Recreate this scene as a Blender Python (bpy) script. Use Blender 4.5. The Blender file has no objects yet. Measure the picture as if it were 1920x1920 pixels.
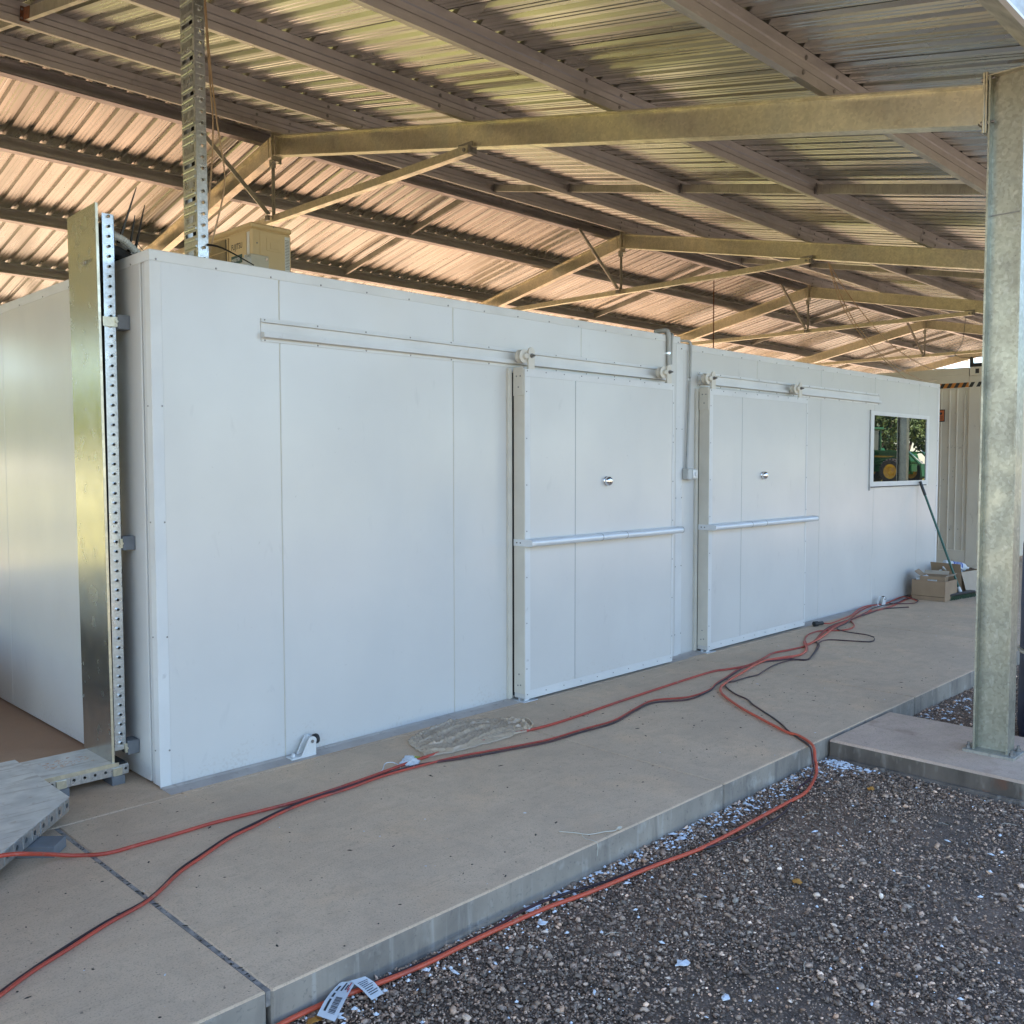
import bpy, bmesh, math, random
import numpy as np
from mathutils import Vector, Matrix
R = math.radians
rnd = random.Random(7)
npr = np.random.RandomState(11)
sc = bpy.context.scene
COL = sc.collection

# ------------------------------------------------------------------ camera
cam_d = bpy.data.cameras.new('camera')
cam = bpy.data.objects.new('camera', cam_d)
COL.objects.link(cam)
cam_d.sensor_width = 36.0
cam_d.lens = 36.0 * 1729.94 / 1920.0
cam_d.clip_start = 0.05
cam_d.clip_end = 900.0
cr = Vector((0.7048, -0.7094, -0.0017)); cu = Vector((0.0382, 0.0356, 0.9986)); cf = Vector((0.7084, 0.7039, -0.0522))
cam.matrix_world = Matrix(((cr.x, cu.x, -cf.x, -1.8947), (cr.y, cu.y, -cf.y, -4.2570), (cr.z, cu.z, -cf.z, 1.5551), (0, 0, 0, 1)))
sc.camera = cam

# ------------------------------------------------------------------ sky, sun, exposure
SUN_EL, SUN_AZ = R(57.0), R(-10.0)          # azimuth measured from +y (behind the shed) towards +x
world = bpy.data.worlds.new('World'); sc.world = world; world.use_nodes = True
wn = world.node_tree.nodes; wl = world.node_tree.links
sky = wn.new('ShaderNodeTexSky'); sky.sky_type = 'NISHITA'; sky.sun_disc = False
sky.sun_elevation = SUN_EL; sky.sun_rotation = SUN_AZ
sky.air_density = 1.0; sky.dust_density = 0.4; sky.ozone_density = 2.4
bg = wn['Background']; bg.inputs['Strength'].default_value = 0.15
wl.new(sky.outputs['Color'], bg.inputs['Color'])
sun_d = bpy.data.lights.new('sun', 'SUN'); sun_d.energy = 5.0; sun_d.angle = R(0.53); sun_d.color = (1.0, 0.93, 0.82)
sun = bpy.data.objects.new('sun', sun_d); COL.objects.link(sun)
sd = Vector((math.sin(SUN_AZ) * math.cos(SUN_EL), math.cos(SUN_AZ) * math.cos(SUN_EL), math.sin(SUN_EL)))
sun.rotation_euler = sd.to_track_quat('Z', 'Y').to_euler()
sun.location = sd * 60
vs = sc.view_settings
vs.view_transform = 'Standard'; vs.look = 'None'; vs.gamma = 1.0; vs.use_curve_mapping = False
vs.exposure = 2.2

# ------------------------------------------------------------------ materials
M = {}
def pm(name, c1, c2=None, scale=4.0, rough=0.5, r2=None, metal=0.0, bump=0.0, bscale=40.0, stretch=(1, 1, 1), spec=0.5,
       detail=6.0, c3=None, s3=30.0, t3=(0.62, 0.70), coat=0.0, coatr=0.1, ramp=(0.35, 0.65), attr=None, trans=0.0, alpha=1.0, layers=()):
    """procedural surface: two colours mixed by world-space noise, an optional third as speckle / stain"""
    m = bpy.data.materials.new(name); m.use_nodes = True
    n = m.node_tree.nodes; l = m.node_tree.links
    b = n['Principled BSDF']
    b.inputs['Roughness'].default_value = rough; b.inputs['Metallic'].default_value = metal
    b.inputs['Specular IOR Level'].default_value = spec
    b.inputs['Coat Weight'].default_value = coat; b.inputs['Coat Roughness'].default_value = coatr
    b.inputs['Transmission Weight'].default_value = trans; b.inputs['Alpha'].default_value = alpha
    geo = n.new('ShaderNodeNewGeometry')
    mp = n.new('ShaderNodeMapping'); mp.inputs['Scale'].default_value = stretch
    l.new(geo.outputs['Position'], mp.inputs['Vector'])
    def noise(s, d=detail, rgh=0.55):
        t = n.new('ShaderNodeTexNoise'); t.inputs['Scale'].default_value = s; t.inputs['Detail'].default_value = d
        t.inputs['Roughness'].default_value = rgh
        l.new(mp.outputs['Vector'], t.inputs['Vector']); return t
    def ramp_(src, a, bb):
        r = n.new('ShaderNodeMapRange'); r.inputs['From Min'].default_value = a; r.inputs['From Max'].default_value = bb
        l.new(src, r.inputs['Value']); return r.outputs['Result']
    def mix(f, a, bcol):
        x = n.new('ShaderNodeMix'); x.data_type = 'RGBA'
        l.new(f, x.inputs[0])
        for sock, v in ((x.inputs[6], a), (x.inputs[7], bcol)):
            if isinstance(v, tuple): sock.default_value = (*v, 1)
            else: l.new(v, sock)
        return x.outputs[2]
    cur = c1
    if c2 is not None:
        nz = noise(scale)
        cur = mix(ramp_(nz.outputs['Fac'], *ramp), c1, c2)
        if r2 is not None:
            rr = n.new('ShaderNodeMapRange'); rr.inputs['From Min'].default_value = ramp[0]; rr.inputs['From Max'].default_value = ramp[1]
            rr.inputs['To Min'].default_value = rough; rr.inputs['To Max'].default_value = r2
            l.new(nz.outputs['Fac'], rr.inputs['Value']); l.new(rr.outputs['Result'], b.inputs['Roughness'])
    if c3 is not None:
        cur = mix(ramp_(noise(s3, 3.0).outputs['Fac'], *t3), cur, c3)
    for (ls, lst, a0, a1, lc, amt) in layers:
        mp2 = n.new('ShaderNodeMapping'); mp2.inputs['Scale'].default_value = lst; mp2.inputs['Rotation'].default_value = (0, 0, 0.5 if lst[0] != lst[1] else 0)
        l.new(geo.outputs['Position'], mp2.inputs['Vector'])
        t = n.new('ShaderNodeTexNoise'); t.inputs['Scale'].default_value = ls; t.inputs['Detail'].default_value = 5.0; t.inputs['Distortion'].default_value = 0.6
        l.new(mp2.outputs['Vector'], t.inputs['Vector'])
        r = n.new('ShaderNodeMapRange'); r.inputs['From Min'].default_value = a0; r.inputs['From Max'].default_value = a1; r.inputs['To Max'].default_value = amt
        l.new(t.outputs['Fac'], r.inputs['Value']); cur = mix(r.outputs['Result'], cur, lc)
    if attr:
        at = n.new('ShaderNodeAttribute'); at.attribute_name = attr
        x = n.new('ShaderNodeMix'); x.data_type = 'RGBA'; x.blend_type = 'MULTIPLY'; x.inputs[0].default_value = 1.0
        if isinstance(cur, tuple): x.inputs[6].default_value = (*cur, 1)
        else: l.new(cur, x.inputs[6])
        l.new(at.outputs['Color'], x.inputs[7]); cur = x.outputs[2]
    if isinstance(cur, tuple): b.inputs['Base Color'].default_value = (*cur, 1)
    else: l.new(cur, b.inputs['Base Color'])
    if bump > 0:
        bt = noise(bscale, 4.0); bp = n.new('ShaderNodeBump'); bp.inputs['Strength'].default_value = bump; bp.inputs['Distance'].default_value = 0.01
        l.new(bt.outputs['Fac'], bp.inputs['Height']); l.new(bp.outputs['Normal'], b.inputs['Normal'])
    M[name] = m
    return m

def splash(m):
    # dust splashed on the foot of the panels
    nt = m.node_tree; n, l = nt.nodes, nt.links; b = n['Principled BSDF']; src = b.inputs['Base Color'].links[0].from_socket
    g = n.new('ShaderNodeNewGeometry'); sp = n.new('ShaderNodeSeparateXYZ'); l.new(g.outputs['Position'], sp.inputs[0])
    t1 = n.new('ShaderNodeTexNoise'); t1.inputs['Scale'].default_value = 60.0; t1.inputs['Detail'].default_value = 6; l.new(g.outputs['Position'], t1.inputs['Vector'])
    t2 = n.new('ShaderNodeTexNoise'); t2.inputs['Scale'].default_value = 4.0; t2.inputs['Detail'].default_value = 4; l.new(g.outputs['Position'], t2.inputs['Vector'])
    h = n.new('ShaderNodeMapRange'); h.inputs['From Min'].default_value = 0.32; h.inputs['From Max'].default_value = 0.0; h.inputs['To Min'].default_value = 0.0; h.inputs['To Max'].default_value = 0.30; l.new(sp.outputs['Z'], h.inputs['Value'])
    a = n.new('ShaderNodeMath'); a.operation = 'MULTIPLY_ADD'; a.inputs[1].default_value = 0.45; l.new(t2.outputs['Fac'], a.inputs[0]); l.new(t1.outputs['Fac'], a.inputs[2])
    c = n.new('ShaderNodeMath'); c.operation = 'ADD'; l.new(a.outputs[0], c.inputs[0]); l.new(h.outputs['Result'], c.inputs[1])
    r = n.new('ShaderNodeMapRange'); r.inputs['From Min'].default_value = 1.02; r.inputs['From Max'].default_value = 1.25; r.inputs['To Max'].default_value = 0.35; l.new(c.outputs[0], r.inputs['Value'])
    x = n.new('ShaderNodeMix'); x.data_type = 'RGBA'; l.new(r.outputs['Result'], x.inputs[0]); l.new(src, x.inputs[6]); x.inputs[7].default_value = (0.42, 0.35, 0.27, 1)
    l.new(x.outputs[2], b.inputs['Base Color'])
def spangle(m, s, amt):
    # zinc crystal pattern: roughness steps from grain to grain
    nt = m.node_tree; n, l = nt.nodes, nt.links; b = n['Principled BSDF']; src = b.inputs['Base Color'].links[0].from_socket
    g = n.new('ShaderNodeNewGeometry'); v = n.new('ShaderNodeTexVoronoi'); v.inputs['Scale'].default_value = s; l.new(g.outputs['Position'], v.inputs['Vector'])
    sp = n.new('ShaderNodeSeparateColor'); l.new(v.outputs['Color'], sp.inputs[0])
    r = n.new('ShaderNodeMapRange'); r.inputs['To Min'].default_value = 1 - amt; r.inputs['To Max'].default_value = 1 + amt; l.new(sp.outputs[0], r.inputs['Value'])
    x = n.new('ShaderNodeMix'); x.data_type = 'RGBA'; x.blend_type = 'MULTIPLY'; x.inputs[0].default_value = 1.0; l.new(src, x.inputs[6]); l.new(r.outputs['Result'], x.inputs[7]); l.new(x.outputs[2], b.inputs['Base Color'])
pm('white_sheet', (0.63, 0.62, 0.585), (0.59, 0.58, 0.55), scale=1.3, rough=0.30, r2=0.40, spec=0.5, coat=0.6, coatr=0.17, bump=0.018, bscale=1.6, layers=[(2.4, (1, 1, 0.4), 0.56, 0.74, (0.56, 0.56, 0.54), 0.35), (14.0, (1, 1, 0.35), 0.66, 0.76, (0.46, 0.45, 0.43), 0.34), (45.0, (1, 1, 1), 0.70, 0.76, (0.44, 0.42, 0.39), 0.4)])
splash(M['white_sheet'])
pm('white_trim', (0.68, 0.68, 0.655), (0.61, 0.61, 0.59), scale=3.0, rough=0.32, r2=0.42, c3=(0.46, 0.45, 0.43), s3=16.0, t3=(0.66, 0.80))
pm('beige_alu', (0.66, 0.62, 0.53), (0.60, 0.56, 0.48), scale=6.0, rough=0.42)
pm('satin_alu', (0.74, 0.76, 0.77), (0.69, 0.71, 0.72), scale=8.0, rough=0.34, metal=0.2)
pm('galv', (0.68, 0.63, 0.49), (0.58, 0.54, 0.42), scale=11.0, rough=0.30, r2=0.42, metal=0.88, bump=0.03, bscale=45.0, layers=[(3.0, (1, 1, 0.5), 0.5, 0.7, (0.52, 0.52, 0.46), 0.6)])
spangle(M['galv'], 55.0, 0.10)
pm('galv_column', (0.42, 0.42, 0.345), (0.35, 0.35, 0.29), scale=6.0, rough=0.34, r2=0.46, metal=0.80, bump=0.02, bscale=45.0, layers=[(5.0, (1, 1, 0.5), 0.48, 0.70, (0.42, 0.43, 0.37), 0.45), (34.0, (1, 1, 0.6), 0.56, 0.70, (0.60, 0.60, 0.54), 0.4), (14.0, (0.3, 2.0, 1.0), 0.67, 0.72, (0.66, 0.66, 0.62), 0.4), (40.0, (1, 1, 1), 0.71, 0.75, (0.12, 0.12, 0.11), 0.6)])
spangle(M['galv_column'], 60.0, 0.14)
pm('galv_sheet', (0.60, 0.61, 0.58), (0.52, 0.53, 0.50), scale=9.0, rough=0.20, r2=0.28, metal=0.95, bump=0.012, bscale=4.0)
pm('galv_dull', (0.50, 0.48, 0.42), (0.38, 0.365, 0.32), scale=7.0, rough=0.42, r2=0.56, metal=0.7, bump=0.05, bscale=30.0, c3=(0.36, 0.31, 0.25), s3=3.0, t3=(0.60, 0.78), layers=[(18.0, (0.5, 4, 1), 0.52, 0.66, (0.26, 0.25, 0.23), 0.5)])
pm('galv_pale', (0.66, 0.66, 0.64), (0.54, 0.54, 0.52), scale=9.0, rough=0.40, r2=0.55, metal=0.5, layers=[(14.0, (0.4, 4, 1), 0.56, 0.66, (0.34, 0.31, 0.28), 0.6), (30.0, (1, 1, 1), 0.64, 0.72, (0.36, 0.27, 0.20), 0.5)])
pm('zinc_roof', (0.49, 0.485, 0.45), (0.41, 0.405, 0.375), scale=1.2, rough=0.24, r2=0.30, metal=0.93, stretch=(3, 0.6, 1))
pm('purlin_steel', (0.50, 0.475, 0.465), (0.40, 0.375, 0.37), scale=4.0, rough=0.36, r2=0.46, metal=0.72, stretch=(0.6, 3, 3), c3=(0.54, 0.51, 0.50), s3=22.0, t3=(0.60, 0.74), layers=[(9.0, (1, 1, 1), 0.60, 0.72, (0.30, 0.265, 0.25), 0.4)])
pm('galv_tray', (0.62, 0.64, 0.65), (0.54, 0.56, 0.57), scale=14.0, rough=0.26, r2=0.34, metal=0.9)
spangle(M['galv_tray'], 90.0, 0.10)
pm('bolt_steel', (0.30, 0.29, 0.28), (0.22, 0.21, 0.20), scale=60.0, rough=0.45, metal=0.8)
pm('rust', (0.22, 0.08, 0.03), (0.10, 0.05, 0.03), scale=30.0, rough=0.85)
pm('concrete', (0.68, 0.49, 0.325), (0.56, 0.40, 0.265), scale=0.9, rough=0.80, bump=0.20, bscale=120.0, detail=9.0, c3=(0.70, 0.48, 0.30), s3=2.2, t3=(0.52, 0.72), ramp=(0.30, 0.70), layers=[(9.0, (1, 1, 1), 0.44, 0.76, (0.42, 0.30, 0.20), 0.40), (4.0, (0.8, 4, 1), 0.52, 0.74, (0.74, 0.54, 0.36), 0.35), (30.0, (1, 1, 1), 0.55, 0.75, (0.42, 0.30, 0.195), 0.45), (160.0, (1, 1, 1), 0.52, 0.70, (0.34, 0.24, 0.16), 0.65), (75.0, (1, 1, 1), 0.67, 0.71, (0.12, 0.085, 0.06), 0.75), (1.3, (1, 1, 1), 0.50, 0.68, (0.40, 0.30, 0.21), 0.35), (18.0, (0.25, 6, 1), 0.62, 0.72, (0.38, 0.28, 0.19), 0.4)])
pm('concrete_floor', (0.36, 0.22, 0.135), (0.27, 0.165, 0.10), scale=1.1, rough=0.85, bump=0.12, bscale=90.0, detail=9.0, c3=(0.40, 0.215, 0.115), s3=1.7, t3=(0.48, 0.70), layers=[(24.0, (1, 1, 1), 0.55, 0.75, (0.15, 0.09, 0.06), 0.5)])
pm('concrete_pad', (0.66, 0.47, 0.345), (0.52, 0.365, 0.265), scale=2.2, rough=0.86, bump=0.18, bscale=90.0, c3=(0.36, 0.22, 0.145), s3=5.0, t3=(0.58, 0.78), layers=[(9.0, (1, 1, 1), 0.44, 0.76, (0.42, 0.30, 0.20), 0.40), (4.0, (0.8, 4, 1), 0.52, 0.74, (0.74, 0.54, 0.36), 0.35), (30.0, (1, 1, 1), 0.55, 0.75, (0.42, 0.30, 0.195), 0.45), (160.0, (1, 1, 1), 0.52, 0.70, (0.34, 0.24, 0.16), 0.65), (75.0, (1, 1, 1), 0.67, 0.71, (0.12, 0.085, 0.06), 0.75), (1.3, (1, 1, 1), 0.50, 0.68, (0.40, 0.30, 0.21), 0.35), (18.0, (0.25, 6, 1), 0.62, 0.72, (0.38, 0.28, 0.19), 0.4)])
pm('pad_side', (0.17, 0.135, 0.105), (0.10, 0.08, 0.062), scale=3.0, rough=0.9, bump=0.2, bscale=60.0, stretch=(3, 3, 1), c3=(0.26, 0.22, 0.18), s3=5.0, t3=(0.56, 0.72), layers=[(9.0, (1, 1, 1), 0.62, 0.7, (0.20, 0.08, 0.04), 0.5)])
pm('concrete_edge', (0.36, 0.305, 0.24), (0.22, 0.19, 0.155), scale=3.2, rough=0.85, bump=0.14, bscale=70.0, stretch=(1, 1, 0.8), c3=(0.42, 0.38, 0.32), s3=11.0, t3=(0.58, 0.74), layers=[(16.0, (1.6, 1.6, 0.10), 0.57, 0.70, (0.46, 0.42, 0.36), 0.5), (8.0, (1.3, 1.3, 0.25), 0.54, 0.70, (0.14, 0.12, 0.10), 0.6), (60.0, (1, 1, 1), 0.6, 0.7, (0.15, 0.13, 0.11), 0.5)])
pm('grout', (0.36, 0.32, 0.28), (0.16, 0.145, 0.13), scale=22.0, rough=0.9, bump=0.2, bscale=120.0, ramp=(0.42, 0.7))
pm('haunch', (0.50, 0.45, 0.40), (0.40, 0.35, 0.31), scale=5.0, rough=0.75, bump=0.06, bscale=60.0, layers=[(24.0, (1, 1, 1), 0.58, 0.72, (0.22, 0.18, 0.15), 0.5)])
pm('gravel_ground', (0.17, 0.115, 0.078), (0.085, 0.058, 0.040), scale=9.0, rough=0.9, bump=0.7, bscale=160.0, c3=(0.23, 0.14, 0.088), s3=1.1, t3=(0.48, 0.60), layers=[(130.0, (1, 1, 1), 0.5, 0.62, (0.30, 0.215, 0.155), 0.6)])
pm('stone', (0.42, 0.285, 0.195), (0.19, 0.128, 0.088), scale=26.0, rough=0.74, bump=0.2, bscale=260.0, attr='tint')
pm('flake', (0.72, 0.74, 0.76), (0.6, 0.62, 0.65), scale=30.0, rough=0.7)
pm('debris', (0.035, 0.028, 0.022), (0.07, 0.05, 0.03), scale=30.0, rough=0.9)
pm('red_soil', (0.42, 0.30, 0.205), (0.36, 0.25, 0.165), scale=0.8, rough=0.95, bump=0.2, bscale=20.0, c3=(0.45, 0.28, 0.17), s3=0.5, t3=(0.5, 0.65))
pm('dust_yard', (0.20, 0.155, 0.11), (0.15, 0.118, 0.085), scale=0.8, rough=0.95, bump=0.2, bscale=20.0, c3=(0.22, 0.17, 0.12), s3=0.5, t3=(0.5, 0.65))
pm('grass', (0.245, 0.205, 0.045), (0.17, 0.155, 0.032), scale=1.5, rough=0.95, bump=0.4, bscale=15.0, c3=(0.30, 0.23, 0.07), s3=0.35, t3=(0.5, 0.66))
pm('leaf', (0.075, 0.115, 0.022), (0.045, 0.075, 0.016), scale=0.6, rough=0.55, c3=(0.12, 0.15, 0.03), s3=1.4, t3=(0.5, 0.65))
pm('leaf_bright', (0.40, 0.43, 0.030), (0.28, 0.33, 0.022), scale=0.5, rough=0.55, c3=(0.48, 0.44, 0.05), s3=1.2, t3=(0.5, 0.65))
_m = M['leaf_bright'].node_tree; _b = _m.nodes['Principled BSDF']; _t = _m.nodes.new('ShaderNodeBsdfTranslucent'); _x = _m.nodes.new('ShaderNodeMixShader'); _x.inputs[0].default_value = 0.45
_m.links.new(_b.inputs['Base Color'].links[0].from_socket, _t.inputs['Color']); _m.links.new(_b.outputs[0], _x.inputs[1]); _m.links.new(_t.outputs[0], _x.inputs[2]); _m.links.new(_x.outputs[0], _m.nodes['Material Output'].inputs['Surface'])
pm('bark', (0.16, 0.12, 0.09), (0.09, 0.07, 0.055), scale=6.0, rough=0.95, bump=0.4, bscale=20.0, stretch=(3, 3, 0.6))
pm('ac_beige', (0.60, 0.46, 0.26), (0.56, 0.43, 0.24), scale=5.0, rough=0.42)
pm('ac_dark', (0.03, 0.026, 0.022), (0.05, 0.04, 0.03), scale=12.0, rough=0.5)
pm('container_cream', (0.70, 0.64, 0.52), (0.64, 0.58, 0.47), scale=2.5, rough=0.5, bump=0.02, bscale=14.0, layers=[(11.0, (1, 1, 0.5), 0.66, 0.76, (0.36, 0.30, 0.22), 0.5)])
pm('black_rubber', (0.015, 0.015, 0.016), (0.025, 0.025, 0.026), scale=20.0, rough=0.6)
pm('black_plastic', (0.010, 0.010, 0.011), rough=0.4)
pm('grey_plastic', (0.16, 0.17, 0.185), (0.13, 0.14, 0.15), scale=20.0, rough=0.6)
pm('light_grey_plastic', (0.56, 0.56, 0.53), (0.50, 0.50, 0.47), scale=9.0, rough=0.45)
pm('conduit_grey', (0.42, 0.42, 0.39), (0.36, 0.36, 0.34), scale=10.0, rough=0.45)
pm('cream_pvc', (0.55, 0.51, 0.41), (0.48, 0.44, 0.35), scale=10.0, rough=0.5)
pm('chrome', (0.80, 0.80, 0.80), rough=0.06, metal=1.0)
pm('hose_red', (0.46, 0.060, 0.030), (0.36, 0.050, 0.028), scale=5.0, rough=0.55, c3=(0.18, 0.05, 0.04), s3=4.0, t3=(0.60, 0.72), layers=[(30.0, (1, 1, 1), 0.58, 0.72, (0.34, 0.16, 0.11), 0.5)])
pm('hose_orange', (0.58, 0.090, 0.040), (0.48, 0.075, 0.036), scale=5.0, rough=0.5, c3=(0.24, 0.06, 0.045), s3=3.0, t3=(0.64, 0.74), layers=[(30.0, (1, 1, 1), 0.60, 0.74, (0.38, 0.19, 0.13), 0.5)])
pm('hose_dark', (0.040, 0.022, 0.024), (0.11, 0.030, 0.030), scale=2.2, rough=0.55, ramp=(0.5, 0.68))
pm('film', (0.62, 0.49, 0.35), (0.54, 0.41, 0.28), scale=3.0, rough=0.18, spec=0.8, alpha=0.72)
pm('paper', (0.66, 0.68, 0.68), (0.56, 0.58, 0.59), scale=9.0, rough=0.7)
pm('ink', (0.03, 0.03, 0.035), rough=0.7)
pm('ink_red', (0.45, 0.05, 0.04), rough=0.7)
pm('ink_blue', (0.03, 0.08, 0.35), rough=0.5)
pm('yellow_green', (0.45, 0.42, 0.04), (0.25, 0.28, 0.04), scale=40.0, rough=0.6)
pm('cardboard', (0.34, 0.235, 0.145), (0.29, 0.195, 0.12), scale=6.0, rough=0.85)
pm('cardboard_light', (0.44, 0.36, 0.27), (0.40, 0.32, 0.24), scale=6.0, rough=0.85)
pm('broom_green', (0.012, 0.085, 0.060), rough=0.35)
pm('bristle', (0.030, 0.075, 0.032), (0.05, 0.06, 0.03), scale=60.0, rough=0.9)
pm('hazard_orange', (0.62, 0.24, 0.03), (0.5, 0.18, 0.03), scale=20.0, rough=0.6)
pm('sign_orange', (0.60, 0.16, 0.05), rough=0.6)
pm('glass_dark', (0.010, 0.013, 0.014), rough=0.0, spec=1.0)
M['glass_dark'].node_tree.nodes['Principled BSDF'].inputs['IOR'].default_value = 1.9
pm('tractor_green', (0.012, 0.085, 0.016), (0.012, 0.065, 0.014), scale=4.0, rough=0.35)
pm('tractor_yellow', (0.62, 0.36, 0.02), (0.45, 0.22, 0.03), scale=6.0, rough=0.4)
pm('tyre', (0.025, 0.023, 0.021), (0.05, 0.04, 0.035), scale=6.0, rough=0.85)
pm('cab_glass', (0.02, 0.03, 0.03), rough=0.02, spec=0.8)
pm('copper_wire', (0.52, 0.38, 0.25), (0.44, 0.30, 0.19), scale=10.0, rough=0.5)
pm('teal_label', (0.02, 0.07, 0.07), rough=0.5)
pm('blue_tarp', (0.012, 0.022, 0.065), (0.008, 0.015, 0.045), scale=4.0, rough=0.5, bump=0.2, bscale=8.0)
pm('wood_leaf', (0.45, 0.20, 0.03), (0.33, 0.15, 0.03), scale=30.0, rough=0.8)

# ------------------------------------------------------------------ builders
class MB:
    def __init__(s): s.v = []; s.f = []; s.m = []
    def add(s, vs, fs, m=0):
        o = len(s.v); s.v.extend([tuple(map(float, q)) for q in vs])
        for f in fs: s.f.append([i + o for i in f]); s.m.append(m)
    def box(s, x0, x1, y0, y1, z0, z1, m=0):
        v = [(x0, y0, z0), (x1, y0, z0), (x1, y1, z0), (x0, y1, z0), (x0, y0, z1), (x1, y0, z1), (x1, y1, z1), (x0, y1, z1)]
        s.add(v, [(0, 3, 2, 1), (4, 5, 6, 7), (0, 1, 5, 4), (1, 2, 6, 5), (2, 3, 7, 6), (3, 0, 4, 7)], m)
    def obox(s, c, ax, h, m=0):
        c = Vector(c); A = [Vector(a).normalized() * k for a, k in zip(ax, h)]
        v = [c + A[0] * i + A[1] * j + A[2] * k for k in (-1, 1) for i, j in ((-1, -1), (1, -1), (1, 1), (-1, 1))]
        s.add(v, [(0, 3, 2, 1), (4, 5, 6, 7), (0, 1, 5, 4), (1, 2, 6, 5), (2, 3, 7, 6), (3, 0, 4, 7)], m)
    def bar(s, p, q, w, h, up=(0, 0, 1), m=0):
        p = Vector(p); q = Vector(q); d = (q - p); L = d.length; d.normalize()
        a = d.cross(Vector(up)).normalized(); b = a.cross(d)
        s.obox((p + q) / 2, (d, a, b), (L / 2, w / 2, h / 2), m)
    def prism(s, prof, o, A, B, D, L, m=0, caps=True):
        o = Vector(o); A = Vector(A); B = Vector(B); D = Vector(D); n = len(prof)
        v = [o + A * a + B * b for a, b in prof] + [o + A * a + B * b + D * L for a, b in prof]
        f = [(i, (i + 1) % n, n + (i + 1) % n, n + i) for i in range(n)]
        if caps: f += [tuple(range(n - 1, -1, -1)), tuple(range(n, 2 * n))]
        s.add(v, f, m)
    def tube(s, pts, r, n=8, m=0, caps=True, sub=1, flat=None):
        P = [Vector(p) for p in pts]
        if sub > 1:
            Q = []
            for i in range(len(P) - 1):
                p0 = P[max(i - 1, 0)]; p1 = P[i]; p2 = P[i + 1]; p3 = P[min(i + 2, len(P) - 1)]
                for k in range(sub):
                    t = k / sub
                    Q.append(0.5 * ((2 * p1) + (p2 - p0) * t + (2 * p0 - 5 * p1 + 4 * p2 - p3) * t * t + (3 * p1 - p0 - 3 * p2 + p3) * t ** 3))
            Q.append(P[-1]); P = Q
        k = len(P); rr = r if isinstance(r, (list, tuple)) else [r] * k
        if len(rr) != k: rr = [rr[0] + (rr[-1] - rr[0]) * i / (k - 1) for i in range(k)]
        ref = Vector((0, 0, 1)); v = []
        prev = None
        for i, p in enumerate(P):
            t = (P[min(i + 1, k - 1)] - P[max(i - 1, 0)]).normalized()
            a = t.cross(ref)
            if a.length < 0.05: a = prev if prev is not None else t.cross(Vector((1, 0, 0)))
            a = a.normalized(); a = (a - t * a.dot(t)).normalized(); prev = a; b = a.cross(t)
            for j in range(n):
                th = 2 * math.pi * j / n
                v.append(p + (a * math.cos(th) + b * math.sin(th)) * rr[i])
        f = []
        for i in range(k - 1):
            for j in range(n):
                f.append((i * n + j, i * n + (j + 1) % n, (i + 1) * n + (j + 1) % n, (i + 1) * n + j))
        if caps: f += [tuple(range(n)), tuple(range((k - 1) * n + n - 1, (k - 1) * n - 1, -1))]
        s.add(v, f, m)
    def lathe(s, prof, c, ax=(0, 0, 1), n=16, m=0, caps=True):
        """prof: list of (radius, distance along axis)"""
        c = Vector(c); ax = Vector(ax).normalized(); a = ax.orthogonal().normalized(); b = ax.cross(a)
        v = []; k = len(prof)
        for r, t in prof:
            for j in range(n):
                th = 2 * math.pi * j / n
                v.append(c + ax * t + (a * math.cos(th) + b * math.sin(th)) * max(r, 1e-5))
        f = [(i * n + j, i * n + (j + 1) % n, (i + 1) * n + (j + 1) % n, (i + 1) * n + j) for i in range(k - 1) for j in range(n)]
        if caps: f += [tuple(range(n - 1, -1, -1)), tuple(range((k - 1) * n, k * n))]
        s.add(v, f, m)
    def cyl(s, c, ax, r, h, n=10, m=0): s.lathe([(r, 0), (r, h)], c, ax, n, m)
    def disc_screw(s, c, ax, r=0.0045, h=0.003, m=0): s.lathe([(r, 0), (r * 0.75, h)], c, ax, 6, m)

W = {}       # world origin of roots
def setp(o, label=None, cat=None, group=None, kind=None):
    if label: o['label'] = label
    if cat: o['category'] = cat
    if group: o['group'] = group
    if kind: o['kind'] = kind
    return o
def root(name, label, cat, loc, group=None, kind=None):
    o = bpy.data.objects.new(name, None); COL.objects.link(o); o.empty_display_size = 0.1
    o.location = loc; W[o.name] = Vector(loc)
    return setp(o, label, cat, group, kind)
def mesh_from(name, mb, mats, org, smooth=False, bevel=0.0, flip=True):
    me = bpy.data.meshes.new(name)
    v = np.array(mb.v, dtype=float) - np.array(org)
    me.from_pydata(v.tolist(), [], mb.f)
    for k in (mats if isinstance(mats, (list, tuple)) else [mats]): me.materials.append(M[k])
    me.polygons.foreach_set('material_index', mb.m)
    bm = bmesh.new(); bm.from_mesh(me)
    bmesh.ops.recalc_face_normals(bm, faces=bm.faces)
    if bevel > 0:
        ed = [e for e in bm.edges if len(e.link_faces) == 2 and e.calc_face_angle(0) > 0.6]
        bmesh.ops.bevel(bm, geom=ed, offset=bevel, segments=1, affect='EDGES', clamp_overlap=True)
    bm.to_mesh(me); bm.free()
    if smooth:
        me.polygons.foreach_set('use_smooth', [True] * len(me.polygons))
        try: me.set_sharp_from_angle(angle=R(38))
        except Exception: pass
    me.update()
    return me
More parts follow.
